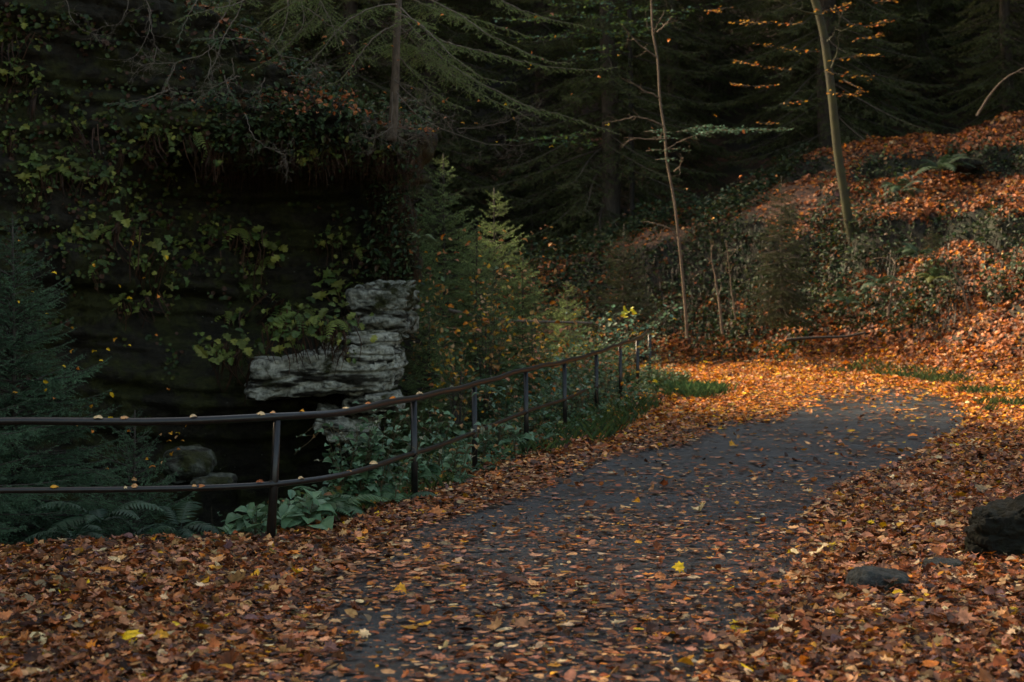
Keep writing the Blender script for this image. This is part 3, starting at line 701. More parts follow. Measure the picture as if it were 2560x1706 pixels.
def spruce_meshes(rg, H, Rm, z0, whorl, per, temps, cols_gain=1.0, up_top=.5, low=-.25, trunk_r=None):
    nb, wb, tb = MB(), MB(), MB()
    tr = trunk_r or H * .013
    hs = np.linspace(0, H, 14); tp = np.stack([.015 * H * np.sin(hs * .7) * .3, .012 * H * np.cos(hs * .6) * .3 - .0036 * H, hs], -1)
    tube(tb, tp, tr * (1 - hs / H) ** .8 + .006, 9)
    z = z0; k = 0; lst = {i: [] for i in range(len(temps))}
    while z < H * .985:
        f = (z - z0) / (H - z0); Lb = Rm * (1 - f) ** .8 * (.55 + .45 * min(1, f * 6 + .4)) + .05 * H * .2
        nper = per if f < .85 else max(3, per - 2)
        for j in range(nper):
            L = Lb * rg.uniform(.72, 1.15); a = 2 * np.pi * (j / nper) + k * 2.4 + rg.normal(0, .22)
            pitch = low + (up_top - low) * f ** 1.4 + rg.normal(0, .08)
            i = int(np.argmin([abs(math.log(t[0] / max(L, .05))) for t in temps]))
            i = min(len(temps) - 1, max(0, i))
            lst[i].append((a, pitch, L / temps[i][0], z + rg.normal(0, whorl * .25)))
        z += whorl * (1 - .45 * f); k += 1
    for i, q in lst.items():
        if not q: continue
        q = np.array(q); d = np.stack([np.cos(q[:, 0]) * np.cos(q[:, 1]), np.sin(q[:, 0]) * np.cos(q[:, 1]), np.sin(q[:, 1])], -1)
        M = frames(d, np.tile([0, 0, 1.0], (len(q), 1)), q[:, 2])
        T = np.stack([np.zeros(len(q)), np.zeros(len(q)), q[:, 3]], -1)
        for src, dst in ((temps[i][1], nb), (temps[i][2], wb)):
            V, Fs, C = flat_mb(src); W, G = inst(V, Fs, M, T)
            g2 = np.repeat(rg.uniform(.75, 1.25, len(q)), len(V))[:, None]
            dst.add(W, G, np.tile(C, (len(q), 1)) * g2 * cols_gain)
    return nb.mesh('needles', M_NEEDLE, False), wb.mesh('branches', M_BARK, False), tb.mesh('trunk', M_BARK)
def put_tree(meshes, name, loc, rz, sc, label, cat='tree', group=None):
    t = thing(name, label, cat, loc, group); t.rotation_euler = (0, 0, rz); t.scale = (sc, sc, sc)
    for nm, me in zip(('crown', 'branches', 'trunk'), meshes):
        o = bpy.data.objects.new(nm, me); scene.collection.objects.link(o); o.parent = t
    return t
def mk(rg, L, w, cols, fine=True):
    if fine: return (L, *bough_template(L, rg, w, .042, .040, .0040, .019, .0048, cols))
    return (L, *bough_template(L, rg, w, .12, .12, .012, .055, .017, cols, droop=.3, sag=.22))
rs = np.random.default_rng(3)
T_FINE = [mk(rs, .35, .16, GREEN), mk(rs, .8, .34, GREEN), mk(rs, 1.5, .55, GREEN)]
young_a = spruce_meshes(rs, 4.3, 1.8, .2, .15, 7, T_FINE, 1.0, .75, -.05, .03)
T_MID = [(l, *bough_template(l, rs, w, .055, .05, .0050, .026, .0080, GREEN_MID)) for l, w in ((.4, .24), (.9, .46), (1.6, .7))]
young_b = spruce_meshes(rs, 4.2, 1.35, .3, .19, 6, T_MID, 1.0, .7, -.05, .022)
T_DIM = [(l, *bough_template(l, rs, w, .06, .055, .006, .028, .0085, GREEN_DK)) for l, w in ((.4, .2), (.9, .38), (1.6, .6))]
young_c = spruce_meshes(rs, 4.2, 1.5, .3, .20, 7, T_DIM, .55, .6, -.2, .02)  # dim copy of the young spruce, shade put into needle colour
put_tree(young_a, 'young_spruce', (P(30, 560, 16.3)[0], 16.3, -1.75), .3, 1.0, 'dense young blue green spruce in the ravine behind the left railing span')
put_tree(young_a, 'young_spruce', (P(330, 0, 15.3)[0], 15.3, -3.25), 2.1, .93, 'lower young spruce whose tips show between the rails at left')
put_tree(young_a, 'young_spruce', (P(-190, 0, 14.4)[0], 14.4, -1.4), 4.1, .9, 'young spruce at the very left edge with boughs reaching into view')
for px, top, Y, H, rz, sc, lab in [
    (1105, 385, 28.0, 0, .5, 1.3, 'slim young spruce rising beside the dark cliff corner'),
    (1240, 470, 30.0, 0, 4.4, 1.25, 'tall slender young spruce behind the autumn shrubs right of the cliff'),
    (1040, 520, 25.5, 0, 2.9, .95, 'young spruce half hidden by the cliff edge above the rock head'),
    (1190, 560, 25.6, 0, 2.2, .85, 'bushy young spruce dotted with orange leaves behind the third post'),
    (1310, 640, 29.5, 0, 3.9, .9, 'low young spruce left of the leafy shrub behind the railing'),
    (1010, 640, 24.3, 0, 1.2, .62, 'small young spruce squeezed against the pale rocks'),
    (1075, 780, 22.6, 0, 5.2, .6, 'little spruce behind the second railing post'),
    (1420, 700, 33.5, 0, 4.6, .8, 'young spruce in the dark behind the fallen pole'),
    (960, 800, 22.9, 0, 2.6, .5, 'little spruce just right of the pale slab end'),
    (1955, 440, 35.6, 0, 3.3, .75, 'dim young spruce left of the mossy trunk foot'),
    (2180, 480, 38.6, 0, 5.0, .6, 'small dark spruce right of the mossy trunk on the bank'),
    (2330, 560, 35.6, 0, 4.1, .4, 'tiny bushy spruce on the right bank above the ferns'),
    (1560, 560, 38.0, 0, 2.9, 1.0, 'young spruce in the shade left of the pale sapling')]:
    zt = P(px, top, Y)[2]
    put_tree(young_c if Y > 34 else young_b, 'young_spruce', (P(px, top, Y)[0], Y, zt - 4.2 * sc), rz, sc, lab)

# big forest spruces: coarse copies
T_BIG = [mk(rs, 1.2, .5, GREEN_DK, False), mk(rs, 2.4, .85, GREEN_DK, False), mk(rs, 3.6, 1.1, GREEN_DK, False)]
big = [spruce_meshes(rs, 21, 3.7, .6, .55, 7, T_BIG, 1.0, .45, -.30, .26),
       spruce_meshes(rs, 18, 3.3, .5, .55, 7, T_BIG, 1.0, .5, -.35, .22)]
GRP = 'dark forest spruces on the slope'
rt = np.random.default_rng(19)
n = 0
spots = []
for row, (yy, step) in enumerate([(46.5, 3.7), (50.5, 4.0), (55.5, 4.4), (61, 5), (68, 6)]):
    x = -20 - row * 2
    while x < 24 + row * 3:
        spots.append((x + rt.normal(0, 1.0), yy + rt.normal(0, 1.4))); x += step
for (x, y) in spots:
    b = big[n % 2]; n += 1
    put_tree(b, 'spruce_tree', (x, y, float(ground_z(x, y, False)) - .3), rt.uniform(0, 6.28), rt.uniform(.85, 1.15),
             'tall dark spruce among many on the unlit slope behind the road bend', group=GRP)
# unseen spruces added to shade the near road and block sky at right
for (x, y) in [(-9.5, 26.5), (-13, 22), (-12.5, 15.5), (-13.5, 9), (-17, 12.5), (-17, 19), (-13, 3), (-18, 5), (-6.5, 27.5), (-9, 23.5), (-11.5, 26), (-15, 29), (-10.5, 20.5), (-8, 26.2)]:
    put_tree(big[n % 2], 'spruce_tree', (x, y, float(cliff_top(np.array(x), np.array(y))) - .1), rt.uniform(0, 6.28), rt.uniform(.85, 1.1),
             'unseen tall spruce added on the cliff plateau to shade the near road', group='added shade spruces on the cliff plateau'); n += 1
for (x, y) in [(17, 38), (19, 30), (16, 44), (22, 24), (21, 45), (15, 16), (17, 8)]:
    put_tree(big[n % 2], 'spruce_tree', (x, y, float(ground_z(x, y, False)) - .3), rt.uniform(0, 6.28), rt.uniform(.8, 1.05),
             'unseen tall spruce added beyond the right edge to block sky light', group='added sky blocking spruces on the right bank'); n += 1

# ------------------------------------------------------------------ the cliff top spruces with their long boughs
def polyP(pts): return np.array([P(*q) for q in pts])
def twig_tree(mb, pts, r0, rg, n_side=6, slen=.3, depth=2):
    p = smooth_line(pts, 5); p = p + rg.normal(0, .006, p.shape); tube(mb, p, np.linspace(r0, r0 * .25, len(p)), 5, cap=False)
    if depth <= 0: return
    for i in range(n_side):
        k = int(rg.uniform(.2, .95) * (len(p) - 1)); t = norm(p[min(k + 1, len(p) - 1)] - p[max(k - 1, 0)])
        d = norm(t * .7 + rg.normal(0, .6, 3) + [0, 0, -.15]); L = slen * rg.uniform(.5, 1.2)
        q = [p[k], p[k] + d * L * .5, p[k] + norm(d + rg.normal(0, .35, 3) + [0, 0, .1]) * L]
        twig_tree(mb, q, max(r0 * .4, .0016), rg, max(2, n_side // 2), slen * .5, depth - 1)
def custom_bough(nb, wb, pts, rg, width, r0, start=.3, cols=GREEN_OL, sp=.0055, nl=.024, nw=.0062, tsp=.055, droop=.3):
    p = smooth_line(pts, 8); p = p + rg.normal(0, .005, p.shape)
    tube(wb, p, np.linspace(r0, r0 * .3, len(p)), 6, cap=False)
    sg = bough_segments(p, rg, width, tsp, .06, start, droop)
    for A, D, ln in sg: needle_cloud(nb, A, D, ln, rg, sp, nl, nw, cols)
    for A, D, ln in sg[:2]: segs_wood(wb, A, A + D * ln[:, None], .0020, .001, (1, 1, 1))
    # bare inner twigs
    L = len(p); 
    for k in range(3, int(L * max(start, .2)), 4):
        d = norm(rg.normal(0, 1, 3) * [1, 1, .5] + [0, 0, -.4]); twig_tree(wb, [p[k], p[k] + d * .15, p[k] + d * .3 + [0, 0, -.05]], .003, rg, 3, .15, 1)
rb = np.random.default_rng(44)
base = P(985, 345, 21.6)
t = thing('cliff_edge_spruce', 'spruce on the cliff corner with grey trunk and long boughs reaching right', 'tree', base)
tb, nb, wb = MB(), MB(), MB()
tube(tb, smooth_line([P(978, 352, 21.6), P(983, 300, 21.6), P(988, 200, 21.6), P(992, 90, 21.6), P(998, -80, 21.7), P(1005, -900, 22.2)], 6), np.linspace(.07, .03, 31), 10)
for pts, w, st in [
    ([(1000, 20, 21.5), (1077, 88, 20.9), (1142, 113, 20.4), (1252, 139, 20), (1321, 157, 19.8), (1453, 175, 19.6), (1548, 170, 19.5)], .42, .35),
    ([(1040, -20, 21.5), (1161, 44, 20.9), (1219, 86, 20.6), (1358, 148, 20.2), (1440, 158, 20)], .42, .2),
    ([(1005, 40, 21.5), (1070, 110, 21), (1142, 172, 20.6), (1310, 261, 20), (1420, 292, 19.8), (1555, 338, 19.6)], .50, .3),
    ([(1010, -10, 21.7), (1110, 30, 22.4), (1230, 60, 22.8), (1330, 95, 23)], .5, .15),
    ([(1180, -60, 21.5), (1252, 0, 21.3), (1362, 44, 21), (1479, 69, 20.8)], .36, .25),
    ([(995, 60, 21.6), (1060, 130, 22.2), (1160, 210, 22.6), (1250, 260, 22.8), (1330, 300, 23)], .5, .15),
    ([(990, 30, 21.5), (1050, 60, 20.6), (1120, 130, 20.2), (1200, 190, 20.0), (1290, 210, 19.9)], .42, .2),
    ([(990, 10, 21.6), (930, 20, 21.0), (860, 60, 20.6), (800, 130, 20.3), (760, 170, 20.2)], .5, .2),
    ([(990, 60, 21.6), (940, 90, 21.2), (890, 150, 20.9), (850, 200, 20.7), (800, 215, 20.6)], .45, .2),
    ([(992, -40, 21.6), (900, -60, 20.8), (780, -20, 20.3), (680, 40, 20), (610, 90, 19.9)], .55, .2),
    ([(995, 140, 21.6), (1050, 200, 21.8), (1110, 250, 22), (1180, 280, 22.2)], .4, .1),
    ([(990, 100, 21.6), (1030, 120, 23), (1100, 160, 24), (1190, 190, 24.8)], .5, .1)]:
    custom_bough(nb, wb, polyP(pts), rb, w * 1.15, .009, st * .6)
for pts in [
    [(985, 200, 21.5), (1040, 250, 21.2), (1085, 280, 21), (1110, 290, 20.9), (1135, 335, 20.9)],
    [(988, 205, 21.5), (1020, 215, 21.3), (1070, 232, 21.1), (1110, 240, 21)],
    [(982, 230, 21.5), (981, 320, 21.3), (1000, 345, 21.2), (1020, 350, 21.2), (1060, 330, 21.1)],
    [(981, 318, 21.3), (950, 340, 21.1), (920, 345, 21), (890, 330, 20.9)],
    [(996, 225, 21.5), (992, 300, 21.3), (1003, 330, 21.3)],
    [(1142, 322, 21), (1220, 315, 20.7), (1290, 295, 20.5), (1330, 270, 20.4)],
    [(1010, 95, 21.2), (1030, 70, 21), (1060, 110, 20.9), (1100, 105, 20.9)],
    [(990, 230, 21.4), (1060, 300, 21.0), (1180, 350, 20.6), (1270, 365, 20.4), (1350, 355, 20.2)]]:
    twig_tree(wb, polyP(pts), .0065, rb, 12, .35, 2)
nb.obj('crown', M_NEEDLE, t, False); wb.obj('branches', M_TWIG, t, False); tb.obj('trunk', M_PALEBARK, t)

base = np.array([-4.6, 23.5, float(cliff_top(np.array(-4.6), np.array(23.5))) + .2])
t = thing('overhanging_spruce', 'spruce above the cliff with bare curling branches drooping over the dark face', 'tree', base)
tb, nb, wb = MB(), MB(), MB()
tube(tb, [base - [0, 0, .3], base + [.1, 0, 3], base + [.1, .1, 9]], [.13, .1, .03], 10)
for pts, w, st in [
    ([(574, -60, 21), (574, 11, 20.6), (534, 80, 20.3), (537, 110, 20.2), (500, 140, 20.1), (438, 160, 20), (402, 237, 19.9), (329, 263, 19.8), (262, 256, 19.7)], .30, .80),
    ([(620, -80, 21), (600, 20, 20.6), (560, 90, 20.4), (540, 150, 20.2), (520, 190, 20.1), (545, 240, 20), (600, 262, 20)], .34, .72),
    ([(420, 225, 19.9), (370, 245, 19.8), (310, 258, 19.8), (255, 262, 19.8)], .26, .25),
    ([(600, 190, 20.1), (540, 215, 20.0), (500, 245, 20.0), (440, 270, 19.9)], .30, .3),
    ([(560, 190, 20.0), (575, 230, 20.0), (600, 262, 20.0)], .28, .3),
    ([(640, 100, 20.3), (560, 95, 20.2), (480, 100, 20.1)], .38, .3),
    ([(640, -80, 21.4), (610, 0, 20.6), (540, 20, 20.2), (470, 40, 20), (420, 60, 19.9)], .42, .3),
    ([(700, -80, 21.4), (720, 10, 20.6), (700, 90, 20.3), (650, 150, 20.1)], .5, .3),
    ([(760, -80, 21.4), (800, 0, 20.8), (830, 60, 20.5), (850, 130, 20.3)], .5, .3),
    ([(700, -120, 21.6), (760, 40, 21.2), (700, 130, 21), (620, 180, 20.9)], .5, .3),
    ([(560, -80, 21.2), (500, -10, 20.7), (460, 60, 20.4), (445, 110, 20.3)], .34, .35),
    ([(830, -90, 21.5), (790, 30, 21.3), (740, 90, 21.2), (680, 110, 21.1)], .5, .25)]:
    custom_bough(nb, wb, polyP(pts), rb, w * 1.1, .008, st, GREEN if w < .4 else GREEN_OL)
for pts in [
    [(365, -60, 20.4), (367, 0, 20.3), (378, 44, 20.2), (365, 95, 20.1), (340, 139, 20), (300, 150, 20), (241, 146, 20)],
    [(370, 20, 20.2), (383, 90, 20.1), (392, 120, 20.1), (408, 135, 20)],
    [(392, 118, 20.1), (385, 150, 20), (370, 168, 20), (345, 155, 20)],
    [(330, -40, 20.5), (322, 0, 20.4), (300, 55, 20.3), (250, 70, 20.3), (240, 90, 20.3)],
    [(170, -40, 20.5), (168, 10, 20.5), (188, 60, 20.4), (230, 85, 20.4), (255, 110, 20.3)],
    [(520, 110, 20.2), (526, 160, 20.1), (515, 200, 20), (480, 240, 20)],
    [(580, 145, 20.1), (583, 180, 20.1), (560, 205, 20), (520, 215, 20)],
    [(440, 160, 20), (370, 160, 19.9), (350, 165, 19.9)],
    [(438, 160, 20), (420, 215, 19.9), (440, 230, 19.9), (500, 230, 19.9), (545, 215, 19.9)],
    [(694, 139, 20.3), (730, 145, 20.2), (767, 153, 20.2), (800, 162, 20.1), (851, 168, 20.1)],
    [(720, 190, 20.2), (780, 188, 20.2), (830, 165, 20.1)],
    [(612, 285, 20.2), (630, 335, 20), (655, 360, 20), (690, 378, 20), (740, 375, 20)],
    [(690, 378, 20), (712, 390, 20), (715, 420, 20)],
    [(660, 195, 20.3), (650, 230, 20.2), (630, 262, 20.2)],
    [(600, 60, 20.4), (660, 90, 20.3), (700, 140, 20.2), (690, 170, 20.2)],
    [(770, 20, 20.4), (820, 60, 20.3), (860, 90, 20.2), (900, 150, 20.2)]]:
    twig_tree(wb, polyP(pts), .0055, rb, 7, .30, 2)
nb.obj('crown', M_NEEDLE, t, False); wb.obj('branches', M_TWIG, t, False); tb.obj('trunk', M_BARK, t)

# ------------------------------------------------------------------ broadleaved saplings and sprays
def spray(mb, wb, pts, rg, width, lsz, cols, tsp=.12, lsp=.045, start=.1, droop=.1, flat=.25, dens=1.0, r0=.006):
    p = smooth_line(pts, 6); tube(wb, p, np.linspace(r0, r0 * .3, len(p)), 5, cap=False)
    sg = bough_segments(p, rg, width, tsp, .12, start, droop)
    for A, D, ln in sg[:2]: segs_wood(wb, A, A + D * ln[:, None], .003, .001, (1, 1, 1))
    for A, D, ln in sg:
        cnt = np.maximum((ln / lsp * dens).astype(int), 1); i = np.repeat(np.arange(len(A)), cnt); m = len(i)
        pos = A[i] + D[i] * (rg.random(m) * ln[i])[:, None] + rg.normal(0, .012, (m, 3))
        d = norm(D[i] * .6 + rg.normal(0, .6, (m, 3)) * [1, 1, .3]); up = norm(np.stack([rg.normal(0, flat, m), rg.normal(0, flat, m), np.ones(m)], -1))
        V, T = leaf_template('far' if lsz < .06 else 'beech', .2, .2, 5); V = V + [.5, 0, 0]
        W, G = inst(V, [T], frames(d, up, lsz * rg.uniform(.6, 1.2, m)), pos)
        c = np.array(cols)[rg.integers(0, len(cols), m)] * rg.uniform(.7, 1.3, (m, 1)); mb.add(W, G, np.repeat(c, len(V), 0))
TEAL = [(.07, .15, .10), (.10, .20, .14), (.06, .12, .07)]
LEAFG = [(.09, .18, .05), (.13, .24, .06), (.20, .27, .05)]
YEL = [(.50, .27, .03), (.42, .20, .03), (.35, .20, .04), (.45, .14, .03)]
rd = np.random.default_rng(5)
# pale winding sapling
SY = 33.5
tr = [P(x, y, SY) for x, y in [(1717, 850), (1716, 812), (1707, 700), (1697, 600), (1685, 500), (1667, 400), (1662, 330), (1650, 250), (1644, 150), (1632, 80), (1628, 0), (1622, -120), (1625, -300)]]
t = thing('pale_sapling', 'slim winding pale sapling behind the railing end, with teal leaf tufts', 'tree', tr[0])
tb, wb, lb = MB(), MB(), MB()
tube(tb, smooth_line(tr, 6), np.linspace(.029, .016, 73), 9)
for q in [[(1644, 145), (1600, 112), (1570, 80), (1548, 55)], [(1650, 246), (1610, 225), (1565, 198)], [(1662, 318), (1625, 300), (1590, 293), (1545, 302), (1505, 308)],
          [(1664, 350), (1615, 348), (1560, 344)], [(1697, 592), (1670, 570), (1640, 560), (1600, 555)], [(1644, 80), (1665, 60), (1680, 40)], [(1632, 90), (1640, 70), (1660, 30)], [(1685, 430), (1700, 415), (1705, 395)]]:
    twig_tree(tb, [P(x, y, SY - .05 * k) for k, (x, y) in enumerate(q)], .016, rd, 4, .35, 1)
twig_tree(tb, [P(x, y, SY - .1) for x, y in [(1668, 372), (1700, 355), (1740, 338), (1770, 333)]], .012, rd, 4, .4, 1)
spray(lb, wb, [P(1700, 352, SY - .2), P(1780, 328, SY - .5), P(1880, 325, SY - .7), P(1985, 322, SY - .9)], rd, .55, .062, TEAL, .08, .028)
spray(lb, wb, [P(1695, 330, SY - .2), P(1760, 316, SY - .2), P(1820, 318, SY - .2)], rd, .4, .06, TEAL, .08, .028)
for x, y in ((1660, 345), (1645, 378), (1690, 375), (1640, 330), (1668, 400), (1720, 330)): spray(lb, wb, [P(x - 30, y, SY - .1), P(x, y - 3, SY - .2), P(x + 32, y + 2, SY - .3)], rd, .3, .065, TEAL, .1, .05)
wb.obj('branches', M_PALEBARK, t); tb.obj('trunk', M_PALEBARK, t); lb.obj('foliage', M_LEAF, t, False)
# mossy leaning trunk with golden sprays
SY = 38.0
tr = [P(x, y, SY) for x, y in [(2135, 620), (2122, 560), (2110, 480), (2097, 400), (2088, 320), (2080, 240), (2070, 160), (2058, 80), (2040, 10), (2010, -80), (1980, -220), (1960, -600)]]
t = thing('mossy_tree', 'mossy yellow green trunk leaning left above the bank, with golden leaf sprays', 'tree', tr[0])
tb, wb, lb = MB(), MB(), MB(); tube(tb, smooth_line(tr, 6), np.linspace(.105, .08, 67), 12)
for q in [[(2068, 105), (2085, 85), (2092, 50)], [(2078, 170), (2095, 120), (2098, 60), (2110, 20)], [(2060, 40), (1980, 20), (1900, -20)], [(2040, -20), (2100, -60), (2180, -70)]]:
    twig_tree(tb, [P(x, y, SY - .2) for x, y in q], .02, rd, 5, .5, 1)
for q, w, s, ln in [([(2080, 150), (2140, 140), (2195, 138)], .28, 1, 0), ([(2060, 180), (2130, 190), (2185, 192)], .3, 1, 0), ([(2110, 200), (2150, 225), (2140, 235)], .3, 1, 0),
                ([(2040, 130), (1960, 120), (1890, 110)], .30, 1, 0), ([(2010, 60), (1920, 58), (1845, 54)], .28, 1, 0), ([(1970, 175), (1900, 165), (1830, 150)], .3, 1, 0),
                ([(2080, 230), (2110, 236), (2140, 238)], .22, 1, 0), ([(1950, 260), (2010, 255)], .2, 1, 0), ([(1930, 215), (1870, 215), (1825, 208)], .22, 1, 0),
                ([(2120, 60), (2170, 65), (2215, 52)], .28, 1, 0), ([(2150, 95), (2185, 92), (2205, 80)], .24, 1, 0), ([(1830, 20), (1770, 25), (1800, 30)], .25, 1, 0),
                ([(2040, 20), (2080, 25), (2130, 8)], .3, 1, 0), ([(1890, 308), (1930, 308)], .24, 1, 0), ([(2180, 0), (2210, 5), (2240, -10)], .4, 1, 0)]:
    spray(lb, wb, [P(x, y, SY - rd.uniform(.5, 2)) for x, y in q], rd, w, .075, YEL, .16, .085, 0, .05, .3, .8)
wb.obj('branches', M_BARK, t); tb.obj('trunk', M_MOSSBARK, t); lb.obj('foliage', M_LEAF, t, False)
# beech crown with flat green layers, top centre
SY = 45.0
tr = [P(x, y, SY) for x, y in [(1582, 640), (1580, 450), (1577, 300), (1576, 150), (1574, 60), (1572, -200)]]
t = thing('beech_tree', 'slender beech with flat green leaf layers in the upper centre shadow', 'tree', tr[0])
tb, wb, lb = MB(), MB(), MB(); tube(tb, smooth_line(tr, 6), np.linspace(.07, .06, 31), 9)
for q in [[(1570, 45), (1430, 40), (1300, 50), (1230, 44)], [(1575, 80), (1450, 85), (1360, 92), (1280, 98)], [(1570, 20), (1640, 28), (1720, 30)], [(1575, 110), (1500, 118), (1440, 125)],
          [(1560, 60), (1640, 50), (1730, 40)], [(1570, 0), (1480, 5), (1380, 15)], [(1550, 130), (1470, 145), (1400, 150)], [(1480, 330), (1380, 345), (1260, 352)], [(1500, 365), (1420, 358), (1340, 360)],
          [(1700, 25), (1760, 15), (1800, 5)], [(1560, 90), (1620, 70), (1700, 58)]]:
    spray(lb, wb, [P(x, y, SY - rd.uniform(.5, 3)) for x, y in q], rd, .75, .095, LEAFG + TEAL[:2], .20, .075, 0, .03, .2, 1.1)
wb.obj('branches', M_BARK, t); tb.obj('trunk', M_DARKBARK, t); lb.obj('foliage', M_LEAF, t, False)
# thin poles on the bank and a fallen pole
for i, (pts, Y, r0, lab, cat) in enumerate([
    ([(1806, 835), (1795, 740), (1782, 660), (1775, 600)], 34.5, .028, 'thin reddish sapling stem right of the pale winding one', 'sapling'),
    ([(1838, 800), (1828, 720), (1822, 660), (1815, 600)], 35.5, .018, 'very thin bare stem on the shaded slope between sapling and bank', 'sapling'),
    ([(2220, 790), (2228, 740), (2236, 690), (2240, 650)], 33.8, .03, 'short crooked dead stem standing on the lit bank', 'sapling'),
    ([(2428, 800), (2412, 740), (2390, 690), (2368, 660)], 33.5, .03, 'grey stick leaning left on the right bank', 'sapling'),
    ([(2442, 290), (2480, 230), (2530, 185), (2590, 160)], 38.5, .03, 'bare arching branch at the top of the right bank', 'branch')]):
    pp = [P(x, y, Y) for x, y in pts]; mb = MB(); twig_tree(mb, pp, r0, rd, 3, .5, 1)
    o = mb.obj('bare_stem', M_PALEBARK, smooth=True, origin=pp[0]); o.location = tuple(pp[0]); tag(o, lab, cat)
pp = [P(x, y, 27.0) for x, y in [(1120, 776), (1180, 787), (1260, 800), (1340, 804), (1480, 808)]]
mb = MB(); tube(mb, smooth_line(pp, 6), np.linspace(.03, .018, 25), 8)
o = mb.obj('fallen_pole', M_TWIG, origin=pp[0]); o.location = tuple(pp[0]); tag(o, 'long thin fallen pole lying level in the green behind the railing', 'branch')
pp = [P(x, y, 31.8) for x, y in [(1965, 850), (2030, 845), (2110, 842), (2165, 832)]]
mb = MB(); tube(mb, smooth_line(pp, 6), np.linspace(.030, .02, 19), 8)
o = mb.obj('rotting_log', M_DARKBARK, origin=pp[0]); o.location = tuple(pp[0]); tag(o, 'dark rotting log lying at the foot of the bank beyond the bend', 'log')

# ------------------------------------------------------------------ ferns and plants
def fern_part(mb, rg, n, L, cols, droop=1.0, spread=1.0, npin=13, pw=.34, rise=.6, yaw0=None):
    for k in range(n):
        yaw = (2 * np.pi * k / n + rg.normal(0, .4)) if yaw0 is None else rg.normal(yaw0, spread)
        l = L * rg.uniform(.65, 1.15); s = np.linspace(0, 1, 8)
        h = np.array([math.cos(yaw), math.sin(yaw), 0]); rr = rise * rg.uniform(.6, 1.3)
        Pn = h[None] * (s * l * .8)[:, None] + np.array([0, 0, 1.0])[None] * (rr * l * s - droop * l * s ** 2)[:, None]
        tube(mb, Pn, np.linspace(.003, .001, 8), 3, np.array(cols[0]) * .8, cap=False)
        u = np.linspace(.14, .97, npin); pos = np.stack([np.interp(u, s, Pn[:, j]) for j in range(3)], -1)
        T = norm(np.stack([np.interp(u, s, norm(np.gradient(Pn, axis=0))[:, j]) for j in range(3)], -1))
        side = norm(np.cross(T, [0, 0, 1.0]) + rg.normal(0, .1, 3)); pl = l * pw * np.sin(np.clip(u * 1.05, 0, 1) * np.pi) ** .7 * (1 - .4 * u) + .004
        up = np.cross(side, T)
        w = l / npin * .52; V = []
        for sg in (-1, 1):
            d = norm(side * sg + T * .35 - up * .15 + rg.normal(0, .06, (npin, 3)))
            a = pos - T * w * .8; b = pos + T * w * .8; m1 = pos + d * (pl * .55)[:, None] + T * w * .75; m2 = pos + d * (pl * .5)[:, None] - T * w * .55
            tip = pos + d * pl[:, None] - up * (pl * .15)[:, None]
            V.append(np.stack([a, b, m1, tip, m2], 1))
        V = np.concatenate(V).reshape(-1, 3); m = 2 * npin
        c = np.array(cols[rg.integers(0, len(cols))]) * rg.uniform(.75, 1.25)
        mb.add(V, np.arange(5 * m).reshape(-1, 5), c)
FG = [(.12, .165, .035), (.085, .135, .035), (.18, .21, .045)]
FT = [(.06, .12, .06), (.085, .15, .07)]
FTD = [(.03, .06, .035), (.04, .075, .04)]  # darker copy of the fern green, ravine shade put into colour
FBR = [(.085, .038, .02), (.05, .026, .016), (.11, .055, .03)]
rf = np.random.default_rng(12)
# hanging wall ferns: four prototypes
protos = []
for v in range(7):
    gm, dm = MB(), MB(); n_ = int(rf.integers(7, 22)); sp_ = rf.uniform(.10, .20)
    V, T = leaf_template(['oak', 'maple', 'oak'][v % 3], -.5, .3, v); V = V * [1, 1.15, 1] + [.5, 0, 0]
    o_ = np.stack([rf.normal(0, sp_, n_), -np.abs(rf.normal(.05, .04, n_)), rf.normal(0, sp_ * .55, n_)], -1)
    d_ = norm(np.stack([rf.normal(0, .7, n_), rf.normal(-.5, .3, n_), rf.normal(-.7, .45, n_)], -1)); u_ = norm(np.stack([rf.normal(0, .4, n_), -np.ones(n_), rf.uniform(.3, 1.3, n_)], -1))
    W, G = inst(V, [T], frames(d_, u_, rf.uniform(.05, .115, n_)), o_); c_ = np.array(FG + [(.30, .30, .06)])[rf.integers(0, 4, n_)] * rf.uniform(.5, 1.2, (n_, 1)); gm.add(W, G, np.repeat(c_, len(V), 0))
    segs_wood(gm, o_ * [.2, .2, .2], o_, .0025, .0015, (.06, .06, .02))
    fern_part(gm, rf, int(rf.integers(2, 5)), .26, FG, droop=rf.uniform(.5, 1.2), npin=11, pw=.30, rise=.2, yaw0=-math.pi / 2 + rf.normal(0, .5), spread=.9)
    k_ = int(rf.integers(6, 26)); a_ = np.stack([rf.normal(0, sp_ * .6, k_), -rf.uniform(.01, .06, k_), rf.normal(-.02, .03, k_)], -1)
    for q_ in range(k_):
        L_ = rf.uniform(.12, .42); p_ = smooth_line([a_[q_], a_[q_] + [rf.normal(0, .02), -.02, -L_ * .5], a_[q_] + [rf.normal(0, .04), -.01, -L_]], 3)
        tube(dm, p_, np.linspace(.007, .003, len(p_)), 3, np.array(FBR[rf.integers(0, 3)]) * rf.uniform(.5, 1.1), cap=False)
    protos.append((gm.mesh('fronds', M_FERN, False), dm.mesh('dead_fronds', M_FERN, False)))
def wall_y(px, py):
    """distance of the cliff face seen at a pixel (ray cast on the finished mesh)"""
    o = Vector((0, 0, CAMH)); d = Vector(P(px, py, 1.0)) - o; L = d.length; d.normalize()
    hit, loc, nrm, _ = CL.ray_cast(o, d)
    return (np.array(loc), np.array(nrm)) if hit else None
